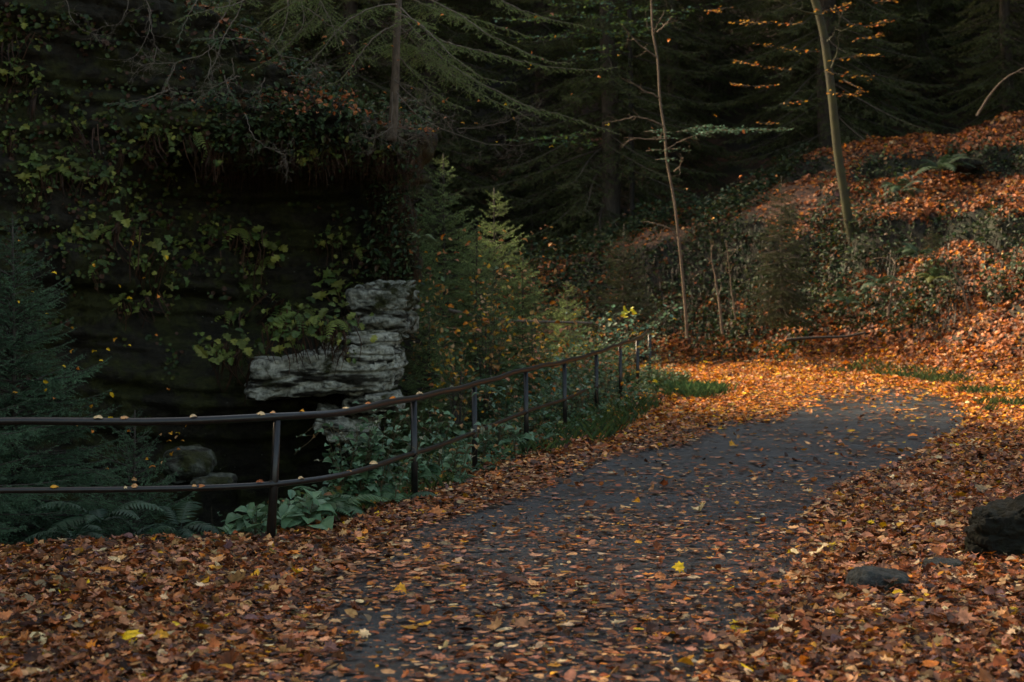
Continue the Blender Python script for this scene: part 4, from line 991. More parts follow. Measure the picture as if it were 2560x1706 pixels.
for px_, py_, sc_, lb_ in [(690, 800, 1.2, 'leftmost yellow green fern cluster above the pale slab'), (740, 782, 1.3, 'bright yellow fern cluster above the middle of the pale slab'), (790, 790, 1.3, 'broad green fern cluster above the pale slab'),
                         (840, 800, 1.1, 'fern cluster touching the left side of the grey rock head'), (765, 832, 1.0, 'low fern cluster drooping onto the pale slab'), (855, 850, .9, 'small fern cluster on the step between slab and rock head'), (590, 880, 1.4, 'green fern cluster hanging left of the pale slab nose'), (560, 860, 1.1, 'dull fern cluster further left of the pale slab nose')]:
    t = thing('wall_fern', lb_, 'fern', P(px_, py_, 20.35 if px_ > 600 else 20.9)); pr = protos[int(rf.integers(0, 7))]; t.scale = (sc_ * 1.2, sc_, sc_); t.rotation_euler = (0, rf.normal(0, .2), rf.normal(0, .4))
    for nm, me in zip(('fronds', 'dead_fronds'), pr):
        o = bpy.data.objects.new(nm, me); scene.collection.objects.link(o); o.parent = t
CL = bpy.data.objects['cliff']
bpy.context.view_layer.update()
wall = [(250, 560, 1.3, 'broad'), (270, 590, 1.0, 'lower'), (370, 650, 1.6, 'yellow green'), (340, 625, 1.1, ''), (395, 640, 1.2, ''), (300, 745, .9, ''), (325, 750, .9, ''), (400, 745, 1.0, ''),
        (510, 560, 1.0, ''), (530, 550, .9, ''), (600, 590, 1.1, ''), (635, 615, 1.5, ''), (660, 620, 1.3, ''), (510, 650, 1.0, ''), (632, 720, 1.0, ''), (645, 700, .8, ''),
        (810, 620, 1.0, ''), (840, 655, .8, ''), (880, 600, 1.0, ''), (905, 610, .9, ''), (810, 690, .8, ''), (870, 705, 1.1, ''), (700, 810, 1.4, ''), (760, 795, 1.8, ''), (800, 800, 1.6, ''), (840, 820, 1.3, ''),
        (730, 830, 1.3, ''), (860, 780, 1.2, ''), (590, 890, 1.4, ''), (560, 870, 1.2, ''), (170, 330, .9, ''), (230, 350, 1.0, ''), (150, 370, .8, ''), (290, 380, .8, ''), (380, 370, 1.0, ''), (350, 365, .8, ''),
        (470, 330, 1.0, ''), (505, 320, .9, ''), (520, 355, 1.0, ''), (540, 375, .8, ''), (190, 400, 1.0, ''), (280, 415, .9, ''), (100, 420, 1.0, ''), (150, 440, .9, ''), (340, 455, .7, ''), (420, 440, .8, ''),
        (210, 500, 1.0, ''), (270, 490, .9, ''), (320, 510, 1.1, ''), (90, 500, 1.0, ''), (120, 530, .9, ''), (180, 600, 1.0, ''), (230, 620, 1.0, ''), (60, 470, .8, ''), (780, 370, 1.1, ''), (750, 350, .9, ''),
        (900, 350, .9, ''), (850, 380, 1.0, ''), (930, 370, .8, ''), (110, 215, 1.0, ''), (90, 180, .8, ''), (180, 205, .8, ''), (60, 60, 1.1, ''), (140, 80, .9, ''), (40, 120, .8, ''), (330, 480, .8, ''), (450, 500, .7, ''), (560, 800, .9, ''),
        (50, 330, 1.0, ''), (30, 390, .9, ''), (230, 440, .8, ''), (130, 280, .8, ''), (420, 330, .9, ''), (620, 410, .8, ''), (680, 330, 1.0, ''), (720, 250, 1.0, ''), (800, 240, 1.1, ''), (860, 250, 1.0, ''), (20, 240, .9, ''), (360, 560, 1.0, ''), (450, 600, .8, '')]
ROWS = [(120, 'at the very top of the cliff'), (300, 'on the high dark rock below the bare branches'), (400, 'on the upper cliff under the spruce boughs'), (480, 'on the cliff beside the dark hollow'), (580, 'on the mid cliff above the young spruce'),
        (680, 'on the cliff face at hollow level'), (770, 'on the lower cliff above the pale rocks'), (2000, 'close to the pale rock slab')]
wall_sorted = sorted(wall, key=lambda q: ([i for i, r in enumerate(ROWS) if q[1] < r[0]][0], q[0]))
ORD = ['first', 'second', 'third', 'fourth', 'fifth', 'sixth', 'seventh', 'eighth', 'ninth', 'tenth', 'eleventh', 'twelfth', 'thirteenth', 'fourteenth', 'fifteenth', 'sixteenth', 'seventeenth', 'eighteenth', 'nineteenth', 'twentieth']
rowc = {}
for px, py, s, _ in wall_sorted:
    h = wall_y(px, py)
    if h is None: continue
    loc, nr = h; loc = loc + np.array([rf.normal(0, .10), 0, rf.normal(0, .08)]); row = [i for i, r in enumerate(ROWS) if py < r[0]][0]; rowc[row] = rowc.get(row, 0) + 1
    t = thing('wall_fern', '%s hanging fern clump from the left %s' % (ORD[min(rowc[row] - 1, 19)], ROWS[row][1]), 'fern', loc - np.array([0, .02, 0]), 'fern clumps hanging on the cliff')
    pr = protos[rf.integers(0, 7)]; sc = s * rf.uniform(.55, 1.25); t.scale = (sc * rf.uniform(.8, 1.4), sc, sc); t.rotation_euler = (0, rf.normal(0, .35), rf.normal(0, .4))
    for nm, me in zip(('fronds', 'dead_fronds'), pr):
        o = bpy.data.objects.new(nm, me); scene.collection.objects.link(o); o.parent = t
# cliff ground cover: small heart leaves, moss tufts
def wall_cover():
    mb = MB(); r2 = np.random.default_rng(8); X = []; C = []
    for k in range(2600):
        px, py = r2.uniform(0, 1010), r2.uniform(0, 1000)
        dens = .15 + .85 * (px < 560) * (200 < py < 700) + .6 * (py < 120) + .5 * (230 < py < 420)
        if fbm(px / 60., py / 45., 0, 5, 3) + dens * .55 - .45 < 0: continue
        h = wall_y(px, py)
        if h is None or h[0][1] > 25: continue
        q = h[0] + h[1] * .02; m = r2.integers(2, 6)
        for j in range(m): X.append(q + r2.normal(0, .05, 3) * [1, .3, 1]); C.append(np.array([(.07, .10, .025), (.045, .075, .025), (.09, .04, .02), (.10, .11, .02)][r2.integers(0, 4)]) * r2.uniform(.6, 1.1))
    X = np.array(X); C = np.array(C); m = len(X)
    V, T = leaf_template('beech', .2, .3, 3); V = V * [1, 1.5, 1] + [.5, 0, 0]
    d = norm(np.stack([r2.normal(0, .5, m), r2.normal(-.4, .3, m), r2.normal(-1, .4, m)], -1)); up = norm(np.stack([r2.normal(0, .4, m), -np.ones(m), r2.uniform(.2, 1.2, m)], -1))
    W, G = inst(V, [T], frames(d, up, r2.uniform(.035, .075, m)), X); mb.add(W, G, np.repeat(C, len(V), 0))
    o = mb.obj('cliff_creepers', M_LEAF, smooth=False); tag(o, 'small dull green creeping leaves scattered over the dark cliff', 'ground cover', kind='stuff')
wall_cover()

# broadleaved herbs
def herb(px, py, Y, h, label, cols, nst=3, lsz=.09, nl=6, seed=0, lean=.25, name='leafy_plant', kind='beech', wide=1.3, cat='plant', stemc=(.10, .08, .04)):
    r2 = np.random.default_rng(seed + 1000); b = P(px, py, Y)
    t = thing(name, label, cat, b); sb, lb = MB(), MB()
    V, T = leaf_template(kind, -.5, .35, seed); V = V * [1, wide, 1] + [.5, 0, 0]
    for k in range(nst):
        yaw = r2.uniform(0, 6.28); hh = h * r2.uniform(.6, 1.05); ln = lean * hh * r2.uniform(.3, 1.4)
        p = smooth_line([b, b + [math.cos(yaw) * ln * .3, math.sin(yaw) * ln * .3, hh * .5], b + [math.cos(yaw) * ln, math.sin(yaw) * ln, hh]], 6)
        tube(sb, p, np.linspace(.0045, .002, len(p)), 5, stemc, cap=False)
        n = nl; u = np.linspace(.3, 1, n); q = np.stack([np.interp(u, np.linspace(0, 1, len(p)), p[:, j]) for j in range(3)], -1)
        a = yaw + np.arange(n) * 2.4 + r2.normal(0, .3, n)
        d = norm(np.stack([np.cos(a), np.sin(a), r2.normal(-.15, .25, n)], -1)); up = norm(np.stack([r2.normal(0, .25, n), r2.normal(-.2, .25, n), np.ones(n)], -1))
        s = lsz * r2.uniform(.6, 1.2, n) * (1.1 - .35 * u)
        segs_wood(sb, q, q + d * (s * .35)[:, None], .0018, .0012, stemc)
        W, G = inst(V, [T], frames(d, up, s), q + d * (s * .3)[:, None]); c = np.array(cols)[r2.integers(0, len(cols), n)] * r2.uniform(.7, 1.3, (n, 1))
        lb.add(W, G, np.repeat(c, len(V), 0))
    sb.obj('stem', M_LEAF, t); lb.obj('leaves', M_LEAF, t, False); return t
BG = [(.14, .25, .135), (.11, .20, .10), (.19, .30, .18)]
DG = [(.055, .11, .05), (.08, .14, .06), (.045, .085, .045)]
herbs = [
 (640, 1345, 12.4, .28, 'pale green leafy seedling left of the first post at the ravine edge', BG, 5, .20, 5), (585, 1350, 12.35, .2, 'small pale leaved sprout hanging over the edge left of the first post', BG, 3, .16, 4),
 (770, 1340, 12.7, .34, 'big leaved green seedling just right of the first post', BG, 5, .20, 5), (715, 1330, 12.6, .30, 'green sprig tucked close behind the first post', BG, 4, .16, 4),
 (930, 1300, 13.8, .85, 'tall leafy stems growing up to the handrail before the second post', BG + DG, 9, .12, 12), (890, 1290, 13.7, .75, 'thin tangled stems with small leaves left of the tall leafy stems', DG + BG, 8, .10, 11),
 (980, 1270, 14.3, .8, 'dark stemmed plant just left of the second post', DG + BG, 7, .12, 10), (1090, 1250, 15.2, .75, 'large dark leaved plant right of the second post', DG + BG[:1], 7, .13, 9),
 (1060, 1262, 14.9, .45, 'low plant with drooping big leaf right of the second post foot', BG[:2], 5, .15, 6), (1160, 1215, 16.0, .4, 'pale wrinkled leaved plant left of the third post', BG, 4, .14, 6),
 (1310, 1180, 18.6, .35, 'bright narrow leaved sprout at the fourth post foot', BG, 3, .16, 5), (1335, 1150, 19.0, .3, 'small shoot with upright narrow leaves beyond the fourth post', BG, 3, .12, 4),
 (1235, 1160, 17.6, .5, 'dark weedy stems between third and fourth posts', DG, 5, .06, 9), (1450, 1100, 21.8, .42, 'leafy weed right of the fifth post', DG + BG, 5, .07, 8),
 (1520, 1060, 24.0, .5, 'bushy weed by the sixth post', DG + BG[:1], 6, .08, 8), (1570, 1030, 26.0, .5, 'weed clump between the sixth and seventh posts', DG + BG[:1], 6, .08, 8),
 (1650, 1020, 27.0, .6, 'dark leafy clump right of the last railing posts', DG + BG[:1], 7, .09, 9), (1690, 1000, 28.0, .45, 'low leafy clump at the grass tuft beside the road', DG + BG[:1], 6, .09, 7),
 (1390, 1080, 22.0, .5, 'weeds crowding the gap left of the fifth post', DG, 6, .07, 8), (1600, 1000, 28.5, .55, 'leafy clump at the foot of the last post', DG + BG[:1], 6, .09, 8)]
for i, (px, py, Y, h, lab, cols, nst, lsz, nl) in enumerate(herbs):
    Yg = Y + (.45 if i > 3 else .1); px = px - (26 if i > 3 else 0); herb(px, HOR + (CAMH - float(ground_z((px - 1280) * Yg / F, Yg)) ) * F / Yg + 4, Yg, h, lab, cols, nst, lsz, nl, i)
# shrub behind the rail end, with yellow maple sprig
t = thing('leafy_shrub', 'teal green shrub with a yellow maple sprig behind the railing end', 'shrub', P(1520, 960, 30))
sb, lb = MB(), MB(); r2 = np.random.default_rng(77)
for k in range(26):
    a = P(r2.uniform(1440, 1680), r2.uniform(900, 960), 30 + r2.uniform(-.6, 1.2)); e = P(r2.uniform(1400, 1700), r2.uniform(760, 880), 30 + r2.uniform(-1, 1.4))
    spray(lb, sb, [a, (a + e) / 2 + [r2.normal(0, .1), 0, .12], e], r2, .3, .085, TEAL + [(.05, .10, .06)], .12, .09, .25, .1, .4)
spray(lb, sb, [P(1540, 830, 29.4), P(1555, 790, 29.4), P(1580, 775, 29.4)], r2, .25, .12, [(.42, .40, .03), (.3, .33, .04)], .12, .09, .2, .1, .5)
sb.obj('stems', M_BARK, t); lb.obj('foliage', M_LEAF, t, False)
# ground ferns
ferns = [(840, 1285, 13.6, .42, FT, 'dark green fern under the lower rail right of the first post'), (795, 1290, 13.3, .34, FT, 'fern beside the big leaved seedling at the ravine edge'),
         (905, 1275, 14.0, .3, FG, 'small yellowish fern among stems left of the second post'), (1000, 1262, 14.5, .38, FT, 'fern at the foot of the second post'), (1120, 1222, 15.9, .36, FT, 'fern between the second and third posts'), (1215, 1200, 17.2, .34, FT + FG, 'fern right of the third post foot'), (1285, 1165, 18.4, .36, FT, 'fern left of the fourth post foot'), (1370, 1130, 20.4, .36, FT, 'fern between the fourth and fifth posts'), (1250, 1200, 17.0, .4, FT, 'green fern behind the lower rail after the third post'),
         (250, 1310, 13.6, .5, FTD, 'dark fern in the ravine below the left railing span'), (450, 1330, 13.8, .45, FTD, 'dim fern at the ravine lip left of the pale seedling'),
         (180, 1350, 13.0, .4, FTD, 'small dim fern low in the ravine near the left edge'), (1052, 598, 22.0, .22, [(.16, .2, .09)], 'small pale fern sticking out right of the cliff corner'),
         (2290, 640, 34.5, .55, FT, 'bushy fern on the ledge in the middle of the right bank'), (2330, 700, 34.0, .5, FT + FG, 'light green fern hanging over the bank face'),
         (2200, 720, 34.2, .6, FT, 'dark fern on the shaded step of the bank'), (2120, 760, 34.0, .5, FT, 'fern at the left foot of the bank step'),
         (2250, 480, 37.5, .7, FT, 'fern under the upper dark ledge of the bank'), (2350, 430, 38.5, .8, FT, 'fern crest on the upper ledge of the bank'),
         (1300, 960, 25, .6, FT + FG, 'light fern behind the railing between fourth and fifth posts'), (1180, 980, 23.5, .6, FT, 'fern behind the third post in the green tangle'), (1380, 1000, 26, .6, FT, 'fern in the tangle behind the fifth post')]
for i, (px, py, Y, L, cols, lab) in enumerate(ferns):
    b = P(px, py, Y); t = thing('fern', lab, 'fern', b); cols = [tuple(.45 * q for q in c_) for c_ in cols] if Y > 30 else cols; mb = MB(); fern_part(mb, np.random.default_rng(500 + i), 10, L * 1.2, cols, droop=.75, npin=15, pw=.26, rise=.85)  # far bank ferns darkened in colour in place of shade
    W = np.vstack(mb.v) + b; mb.v = [W]; mb.c = [np.vstack(mb.c)]; mb.obj('fronds', M_FERN, t, False)
# undergrowth behind and around the far posts, leaves caught in it
def undergrowth():
    r2 = np.random.default_rng(31); mb = MB()
    n = 70000; X = r2.uniform(-3, 4.2, n); Y = r2.uniform(13, 35, n)
    dv = sdist(X, Y, RAVPOLY, RAVCHAIN); sd = sdist(X, Y, ROADPOLY)
    reach = np.interp(Y, [13, 17, 20, 24, 30], [.18, .28, .42, .62, .95])
    k = (dv < reach * r2.random(n)) & (dv > -6) & (sd > .25) & visible(X, Y, 0, .3) & ((Y > 20) | (dv > -1.1)) & (sdist(X, Y, CLIFFPOLY) > .4)
    k &= fbm(X * .9, Y * .9, 0, 90, 3) > -.35
    X, Y, dv = X[k], Y[k], dv[k]; m = len(X)
    hmax = np.interp(Y, [13, 18, 22, 30], [.22, .28, .48, .70]) * np.where(dv > -.12, .28, 1.0)
    gz = ground_z(X, Y); Z = gz + r2.random(m) * hmax + np.where(dv < -.3, r2.random(m) * np.clip(base_z(Y) - gz, 0, 3) * .9, 0)
    cols = np.array([(.055, .11, .045), (.09, .15, .065), (.12, .21, .13), (.17, .18, .045), (.26, .12, .05)])[r2.choice(5, m, p=[.32, .3, .18, .12, .08])] * r2.uniform(.6, 1.3, (m, 1))
    V, T = leaf_template('beech', -.3, .3, 2); V = V + [.5, 0, 0]
    a = r2.uniform(0, 6.28, m); d = norm(np.stack([np.cos(a), np.sin(a), r2.normal(0, .4, m)], -1)); up = norm(np.stack([r2.normal(0, .5, m), r2.normal(0, .5, m), np.ones(m)], -1))
    W, G = inst(V, [T], frames(d, up, r2.uniform(.03, .11, m)), np.stack([X, Y, Z], -1)); mb.add(W, G, np.repeat(cols, len(V), 0))
    # thin stalks
    i = r2.choice(m, m // 5, replace=False); A = np.stack([X[i], Y[i], gz[i]], -1); B = np.stack([X[i] + r2.normal(0, .06, len(i)), Y[i] + r2.normal(0, .06, len(i)), Z[i] + .05], -1)
    segs_wood(mb, A, B, .003, .0015, (.06, .05, .025))
    o = mb.obj('undergrowth', M_LEAF, smooth=False); tag(o, 'mixed green undergrowth tangled behind the far railing posts', 'undergrowth', kind='stuff')
undergrowth()
def bank_green():
    r2 = np.random.default_rng(35); mb = MB(); n = 120000
    X = r2.uniform(-3, 15, n); Y = r2.uniform(33.0, 47, n); sd = sdist(X, Y, ROADPOLY)
    z = ground_z(X, Y); e = .25; sl = np.hypot(ground_z(X + e, Y, False) - ground_z(X, Y, False), ground_z(X, Y + e, False) - ground_z(X, Y, False)) / e
    pt = fbm(X * .6, Y * .6, 0, 95, 3)
    k = in_poly(X, Y, OUTPOLY) & (sd > .8) & visible(X, Y, 0) & ((pt + .9 * sstep(.75, 1.0, sl) + .22 * sstep(8, 4, X) - .30 * sstep(5.5, 8.5, X)) > .06 + .35 * r2.random(n))
    X, Y, z = X[k], Y[k], z[k]; m = len(X)
    cols = np.array([(.020, .038, .014), (.032, .055, .018), (.036, .07, .04), (.07, .085, .016), (.09, .04, .018)])[r2.choice(5, m, p=[.35, .3, .15, .1, .1])] * r2.uniform(.6, 1.3, (m, 1))
    V, T = leaf_template('far', -.3, .3, 2); V = V + [.5, 0, 0]
    a = r2.uniform(0, 6.28, m); d = norm(np.stack([np.cos(a), np.sin(a), r2.normal(-.2, .4, m)], -1)); up = norm(np.stack([r2.normal(-.2, .5, m), r2.normal(-.3, .5, m), np.ones(m)], -1))
    W, G = inst(V, [T], frames(d, up, r2.uniform(.05, .14, m)), np.stack([X, Y, z + r2.random(m) ** 2 * .55 * (.5 + (pt[k] + .5))], -1)); mb.add(W, G, np.repeat(cols, len(V), 0))
    o = mb.obj('bank_undergrowth', M_LEAF, smooth=False); tag(o, 'low green growth and ferns on the steps of the right bank', 'undergrowth', kind='stuff')
bank_green()
# grass
def grass(name, n, xr, yr, keep, h, label, cols, seed):
    r2 = np.random.default_rng(seed); X = r2.uniform(*xr, n); Y = r2.uniform(*yr, n); k = keep(X, Y, r2); X, Y = X[k], Y[k]; m = len(X)
    Z = ground_z(X, Y); hh = h * r2.uniform(.4, 1.1, m); a = r2.uniform(0, 6.28, m); b = np.stack([np.cos(a), np.sin(a), np.zeros(m)], -1); w = np.stack([-np.sin(a), np.cos(a), np.zeros(m)], -1) * .0035
    p = np.stack([X, Y, Z], -1); mid = p + b * (hh * .2)[:, None] + [0, 0, 1] * (hh * .6)[:, None]; tip = p + b * (hh * .65)[:, None] + [0, 0, 1] * (hh * .95)[:, None]
    V = np.stack([p - w, p + w, mid + w * .8, tip, mid - w * .8], 1).reshape(-1, 3); mb = MB()
    mb.add(V, np.arange(5 * m).reshape(-1, 5), np.repeat(np.array(cols)[r2.integers(0, len(cols), m)] * r2.uniform(.7, 1.3, (m, 1)), 5, 0))
    o = mb.obj(name, M_LEAF, smooth=False); tag(o, label, 'grass', kind='stuff')
grass('grass', 85000, (-2, 12), (13, 34), lambda X, Y, r: ((np.abs(sdist(X, Y, RAVPOLY, RAVCHAIN) - .25) < .25 + .35 * (Y > 20)) & (fbm(X, Y, 0, 14, 2) > -.1) | (np.hypot((X - 2.9) / .5, (Y - 27.5) / 1.2) < 1)
      | ((np.abs(sdist(X, Y, ROADPOLY) - .5) < .5) & in_poly(X, Y, OUTPOLY) & (fbm(X * .8, Y * .8, 0, 15, 2) > .25) & (Y > 22))) & (sdist(X, Y, ROADPOLY) > .1), .16,
      'short green grass blades along the verge by the railing and the bend', [(.06, .10, .03), (.09, .12, .03), (.05, .09, .04)], 41)
grass('grass_tuft', 2600, (2.2, 3.8), (25.4, 29.2), lambda X, Y, r: np.hypot((X - 2.95) / .5, (Y - 27.3) / 1.5) + .5 * fbm(X * 2, Y * 2, 0, 3, 2) < 1 - .4 * r.random(len(X)), .22,
      'thick green grass tuft at the left road edge near the last posts', [(.07, .14, .05), (.09, .15, .05)], 42)
# leaves caught in the spruces and brush
def caught():
    r2 = np.random.default_rng(9); X = []; C = []; S = []
    def blob(n, x0, x1, y0, y1, Y0, Y1, s, names):
        for k in range(n):
            X.append(P(r2.uniform(x0, x1), r2.uniform(y0, y1), r2.uniform(Y0, Y1))); C.append(np.array(PAL[names[r2.integers(0, len(names))]]) * r2.uniform(.7, 1.1)); S.append(s * r2.uniform(.6, 1.3))
    blob(34, 20, 450, 600, 1090, 14.9, 16.0, .05, ['yellow', 'gold', 'orange', 'yellow'])
    blob(14, 250, 480, 1060, 1200, 14.6, 15.4, .05, ['gold', 'orange', 'tan'])
    blob(230, 1000, 1420, 560, 1060, 21.5, 26, .085, ['tan', 'orange', 'gold', 'pinkish', 'copper'])
    blob(330, 1030, 1700, 780, 1080, 20.5, 29, .065, ['tan', 'orange', 'gold', 'yellow', 'copper'])
    blob(34, 960, 1560, 30, 370, 19.7, 21.3, .06, ['yellow', 'orange', 'rust', 'gold', 'pinkish'])
    blob(26, 540, 940, 40, 300, 20.0, 20.8, .06, ['orange', 'rust', 'copper'])
    blob(60, 700, 900, 225, 285, 20.2, 20.7, .07, ['rust', 'copper', 'pinkish'])
    blob(12, 1450, 2150, 60, 640, 31, 36, .08, ['orange', 'copper', 'tan', 'gold'])
    X = np.array(X); C = np.array(C); S = np.array(S); m = len(X); V, T = leaf_template('oak', -.4, .4, 4)
    W, G = inst(V, [T], frames(norm(r2.normal(0, 1, (m, 3)) * [1, 1, .6]), norm(r2.normal(0, .5, (m, 3)) + [0, -.4, .8]), S), X); mb = MB(); mb.add(W, G, np.repeat(C, len(V), 0))
    o = mb.obj('caught_leaves', M_LITTER, smooth=False); tag(o, 'scattered yellow and orange leaves caught in the spruces and brush', 'fallen leaves', kind='stuff')
caught()

def edge_growth():
    """leaf litter, small leaves and hanging rootlets along the rim of the cliff"""
    r2 = np.random.default_rng(61); lb, gb = MB(), MB(); pts, pc, gp = [], [], []
    for k in range(5200):
        x = r2.uniform(-6.5, -.9); y = r2.uniform(20.6, 24.5)
        hit, loc, nrm, _ = CL.ray_cast(Vector((x, y, 14)), Vector((0, 0, -1)))
        if not hit or loc.z < 2.5: continue
        q = np.array(loc) + [0, 0, .02 + .02 * r2.random()]
        if r2.random() < .38: pts.append(q); pc.append(np.array(PAL[['rust', 'copper', 'dark', 'pinkish'][r2.integers(0, 4)]]) * r2.uniform(.5, 1.0))
        if r2.random() < .75: gp.append(q + [r2.normal(0, .03), 0, r2.random() ** 2 * .38])
    X = np.array(pts); m = len(X); rg_ = np.random.default_rng(4)
    scatter_leaves(lb, X[:, 0], X[:, 1], X[:, 2], rg_, .05, .10, np.array(pc), ['beech', 'oak'], .4)
    o = lb.obj('rim_leaves', M_LITTER, smooth=False); tag(o, 'rust leaves lying along the mossy rim of the dark cliff', 'fallen leaves', kind='stuff')
    G = np.array(gp)
    H = []
    for k in range(1500):
        h = wall_y(r2.uniform(520, 1035), r2.uniform(255, 400))
        if h is not None: H.append(h[0] + h[1] * r2.uniform(.02, .16) + [0, 0, -r2.random() * .1])
    for k in range(900):
        h = wall_y(r2.uniform(925, 1045), r2.uniform(380, 710))
        if h is not None and h[0][1] < 24: H.append(h[0] + h[1] * r2.uniform(.01, .08) + [0, 0, -r2.random() * .1])
    G = np.vstack([G, np.array(H)]); m = len(G)
    V, T = leaf_template('beech', -.3, .3, 2); V = V * [1, .8, 1] + [.5, 0, 0]
    d = norm(np.stack([r2.normal(0, .7, m), r2.normal(-.5, .5, m), r2.normal(-.15, .5, m)], -1)); up = norm(np.stack([r2.normal(0, .4, m), r2.normal(-.5, .4, m), np.ones(m)], -1))
    W, Gf = inst(V, [T], frames(d, up, r2.uniform(.04, .12, m)), G)
    cc = np.array([(.05, .08, .03), (.08, .12, .045), (.03, .05, .025), (.09, .05, .025), (.12, .15, .05)])[r2.choice(5, m, p=[.35, .25, .2, .12, .08])] * r2.uniform(.6, 1.2, (m, 1)); gb.add(W, Gf, np.repeat(cc, len(V), 0))
    # rootlets hanging from the roof of the hollow
    A = []
    for k in range(900):
        h = wall_y(r2.uniform(540, 1040), r2.uniform(330, 420))
        if h is not None: A.append(h[0] + h[1] * .03)
    for k in range(900):
        h = wall_y(r2.uniform(925, 1050), r2.uniform(370, 690))
        if h is not None and h[0][1] < 24: A.append(h[0] + h[1] * .03)
    A = np.array(A); B = A + np.stack([r2.normal(0, .03, len(A)), r2.normal(-.02, .02, len(A)), -r2.uniform(.08, .42, len(A))], -1)
    segs_wood(gb, A, B, .0035, .0012, (.07, .04, .022))
    o = gb.obj('rim_growth', M_LEAF, smooth=False); tag(o, 'green growth and brown rootlets hanging over the rim of the cliff', 'ground cover', kind='stuff')
edge_growth()
def bramble(label, px0, px1, Y, n, seed):
    r2 = np.random.default_rng(seed); b = P((px0 + px1) / 2, 1200, Y); b[2] = float(ground_z(b[0], Y)); t = thing('bramble', label, 'plant', b); sb, lb = MB(), MB(); q0, dd = [], []
    for k in range(n):
        x = r2.uniform(px0, px1); a = P(x, 1200, Y + r2.uniform(-.3, .3)); a[2] = float(ground_z(a[0], a[1])); L = r2.uniform(.5, 1.15); yaw = r2.uniform(0, 6.28); h = np.array([math.cos(yaw), math.sin(yaw) * .5, 0])
        p = smooth_line([a, a + h * L * .12 + [0, 0, L * .45], a + h * L * .35 + [0, 0, L * .8], a + h * L * .75 + [0, 0, L * r2.uniform(.5, .85)]], 6); p += r2.normal(0, .006, p.shape)
        tube(sb, p, np.linspace(.004, .0015, len(p)), 4, (.13, .10, .05), cap=False)
        for i in r2.choice(len(p) - 4, 7) + 4: q0.append(p[i]); dd.append(norm(r2.normal(0, 1, 3) * [1, 1, .4] + [0, 0, -.2]))
    q0, dd = np.array(q0), np.array(dd); m = len(q0); V, T = leaf_template('beech', -.5, .4, 3); V = V + [.5, 0, 0]
    W, G = inst(V, [T], frames(dd, norm(r2.normal(0, .3, (m, 3)) + [0, -.3, 1]), r2.uniform(.03, .09, m)), q0)
    c = np.array([(.17, .28, .19), (.09, .15, .07), (.30, .30, .20), (.35, .20, .08)])[r2.choice(4, m, p=[.4, .35, .13, .12])]; lb.add(W, G, np.repeat(c, len(V), 0))
    sb.obj('stems', M_LEAF, t); lb.obj('leaves', M_LEAF, t, False)
bramble('tangle of arching thin stems just left of the second post', 850, 1010, 14.450000000000001, 14, 1)
bramble('tangle of dry stems crossing the lower rail right of the second post', 1050, 1180, 16.15, 9, 2)
bramble('wiry vine stems climbing round the fourth post', 1250, 1340, 19.55, 9, 3)
bramble('tangle of thin twigs behind the fifth and sixth posts', 1400, 1530, 23.55, 12, 4)
bramble('twiggy tangle at the end of the railing', 1560, 1680, 29.05, 12, 5)

for i, (px, top, bot, Y, w, lab) in enumerate([
    (1075, 690, 1000, 22.8, 1.0, 'autumn shrub with tan and orange leaves right beside the pale rocks'),
    (1215, 640, 1020, 24.6, 1.3, 'autumn shrub with golden leaves behind the third and fourth posts'),
    (1335, 760, 1030, 26.5, 1.2, 'low autumn shrub with mixed green and orange leaves under the fallen pole'),
    (1145, 800, 1060, 21.4, 1.0, 'small leafy shrub between the second and third posts'),
    (1450, 820, 1010, 28.6, 1.1, 'green and orange shrub behind the sixth and seventh posts')]):
    r3 = np.random.default_rng(300 + i); b = P(px, bot, Y); t = thing('autumn_shrub', lab, 'shrub', b); sb, lb = MB(), MB()
    H = P(px, top, Y)[2] - b[2]
    for k in range(17):
        yaw = r3.uniform(0, 6.28); q = r3.uniform(.25, 1) * w * .5; e = b + [math.cos(yaw) * q, math.sin(yaw) * q, H * r3.uniform(.3, 1)]
        spray(lb, sb, [b + [math.cos(yaw) * .05, 0, 0], (b + e) / 2 + [0, 0, .15], e], r3, .34, .075, [(.09, .13, .04), (.07, .12, .05), (.12, .15, .05), (.45, .24, .06), (.50, .30, .14), (.55, .33, .04), (.12, .18, .08)], .12, .085, .25, .1, .5)
    sb.obj('stems', M_BARK, t); lb.obj('foliage', M_LEAF, t, False)

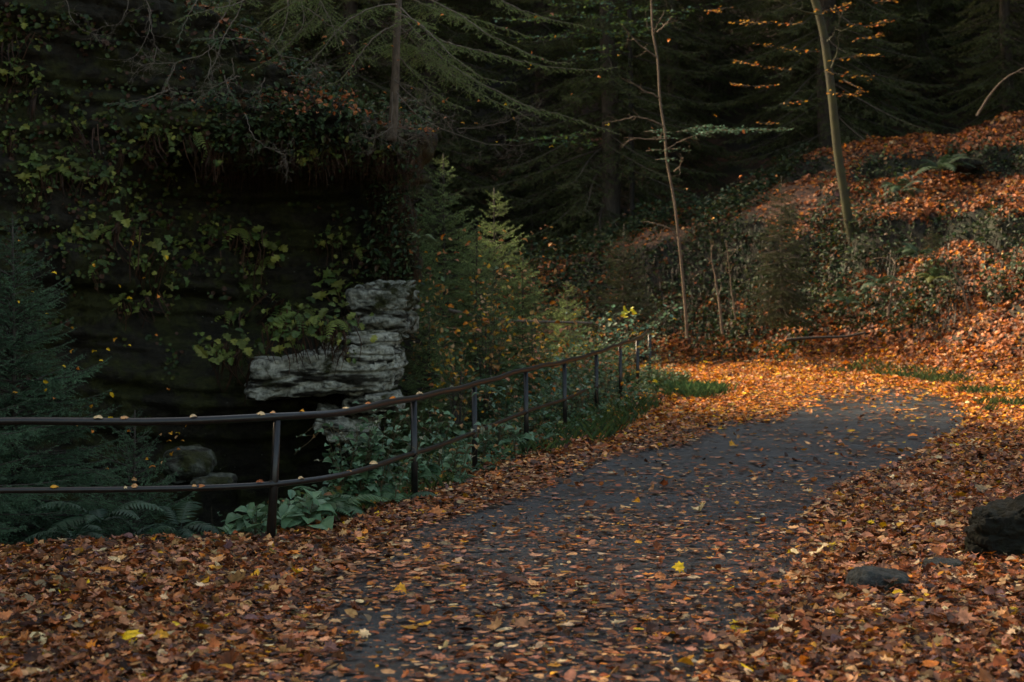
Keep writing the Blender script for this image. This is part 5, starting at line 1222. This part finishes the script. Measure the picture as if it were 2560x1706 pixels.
def bank_roots():
    r2 = np.random.default_rng(88); n = 16000; X = r2.uniform(3, 15, n); Y = r2.uniform(33, 46, n); e = .2
    z = ground_z(X, Y, False); sl = np.hypot(ground_z(X + e, Y, False) - z, ground_z(X, Y + e, False) - z) / e
    k = in_poly(X, Y, OUTPOLY) & (sl > .9 + .3 * fbm(X, Y, 0, 2, 2)) & visible(X, Y, 0) & (sdist(X, Y, ROADPOLY) > 1); X, Y, z = X[k], Y[k], z[k]; m = len(X)
    A = np.stack([X, Y - .05, z + .22], -1); B = A + np.stack([r2.normal(0, .08, m), -r2.uniform(.05, .18, m), -r2.uniform(.1, .4, m)], -1); mb = MB()
    segs_wood(mb, A, B, .010, .003, np.repeat(np.array([(.016, .010, .006), (.014, .022, .008), (.024, .013, .007)])[r2.integers(0, 3, m)] * r2.uniform(.5, 1.2, (m, 1)), 6, 0))
    o = mb.obj('bank_roots', M_LEAF, smooth=False); tag(o, 'dark hanging roots and dead grass on the steep steps of the right bank', 'ground cover', kind='stuff')
bank_roots()

def litter_twigs():
    r2 = np.random.default_rng(55); n = 420; X = r2.uniform(-4, 8, n); Y = r2.uniform(7, 26, n) ; mb = MB()
    for x, y in zip(X, Y):
        if abs(x) > .3 * y + .6 or float(rav(np.array(x), np.array(y))) < .1: continue
        on = float(sdist(np.array(x), np.array(y), ROADPOLY)) < 0
        if on and r2.random() < .6: continue
        z = float(base_z(y) + .035 if on else ground_z(x, y) + .06); a = r2.uniform(0, 6.28); L = r2.uniform(.05, .22); d = np.array([math.cos(a), math.sin(a), r2.normal(0, .08)])
        p = smooth_line([[x, y, z], np.array([x, y, z]) + d * L * .5 + r2.normal(0, .008, 3), np.array([x, y, z]) + d * L + r2.normal(0, .012, 3)], 3)
        tube(mb, p, np.linspace(.0035, .0018, len(p)), 4, np.array((.12, .075, .045)) * r2.uniform(.4, 1.3), cap=False)
    o = mb.obj('fallen_twigs', M_LITTER); tag(o, 'short broken twigs lying among the fallen leaves', 'twigs', kind='stuff')
litter_twigs()
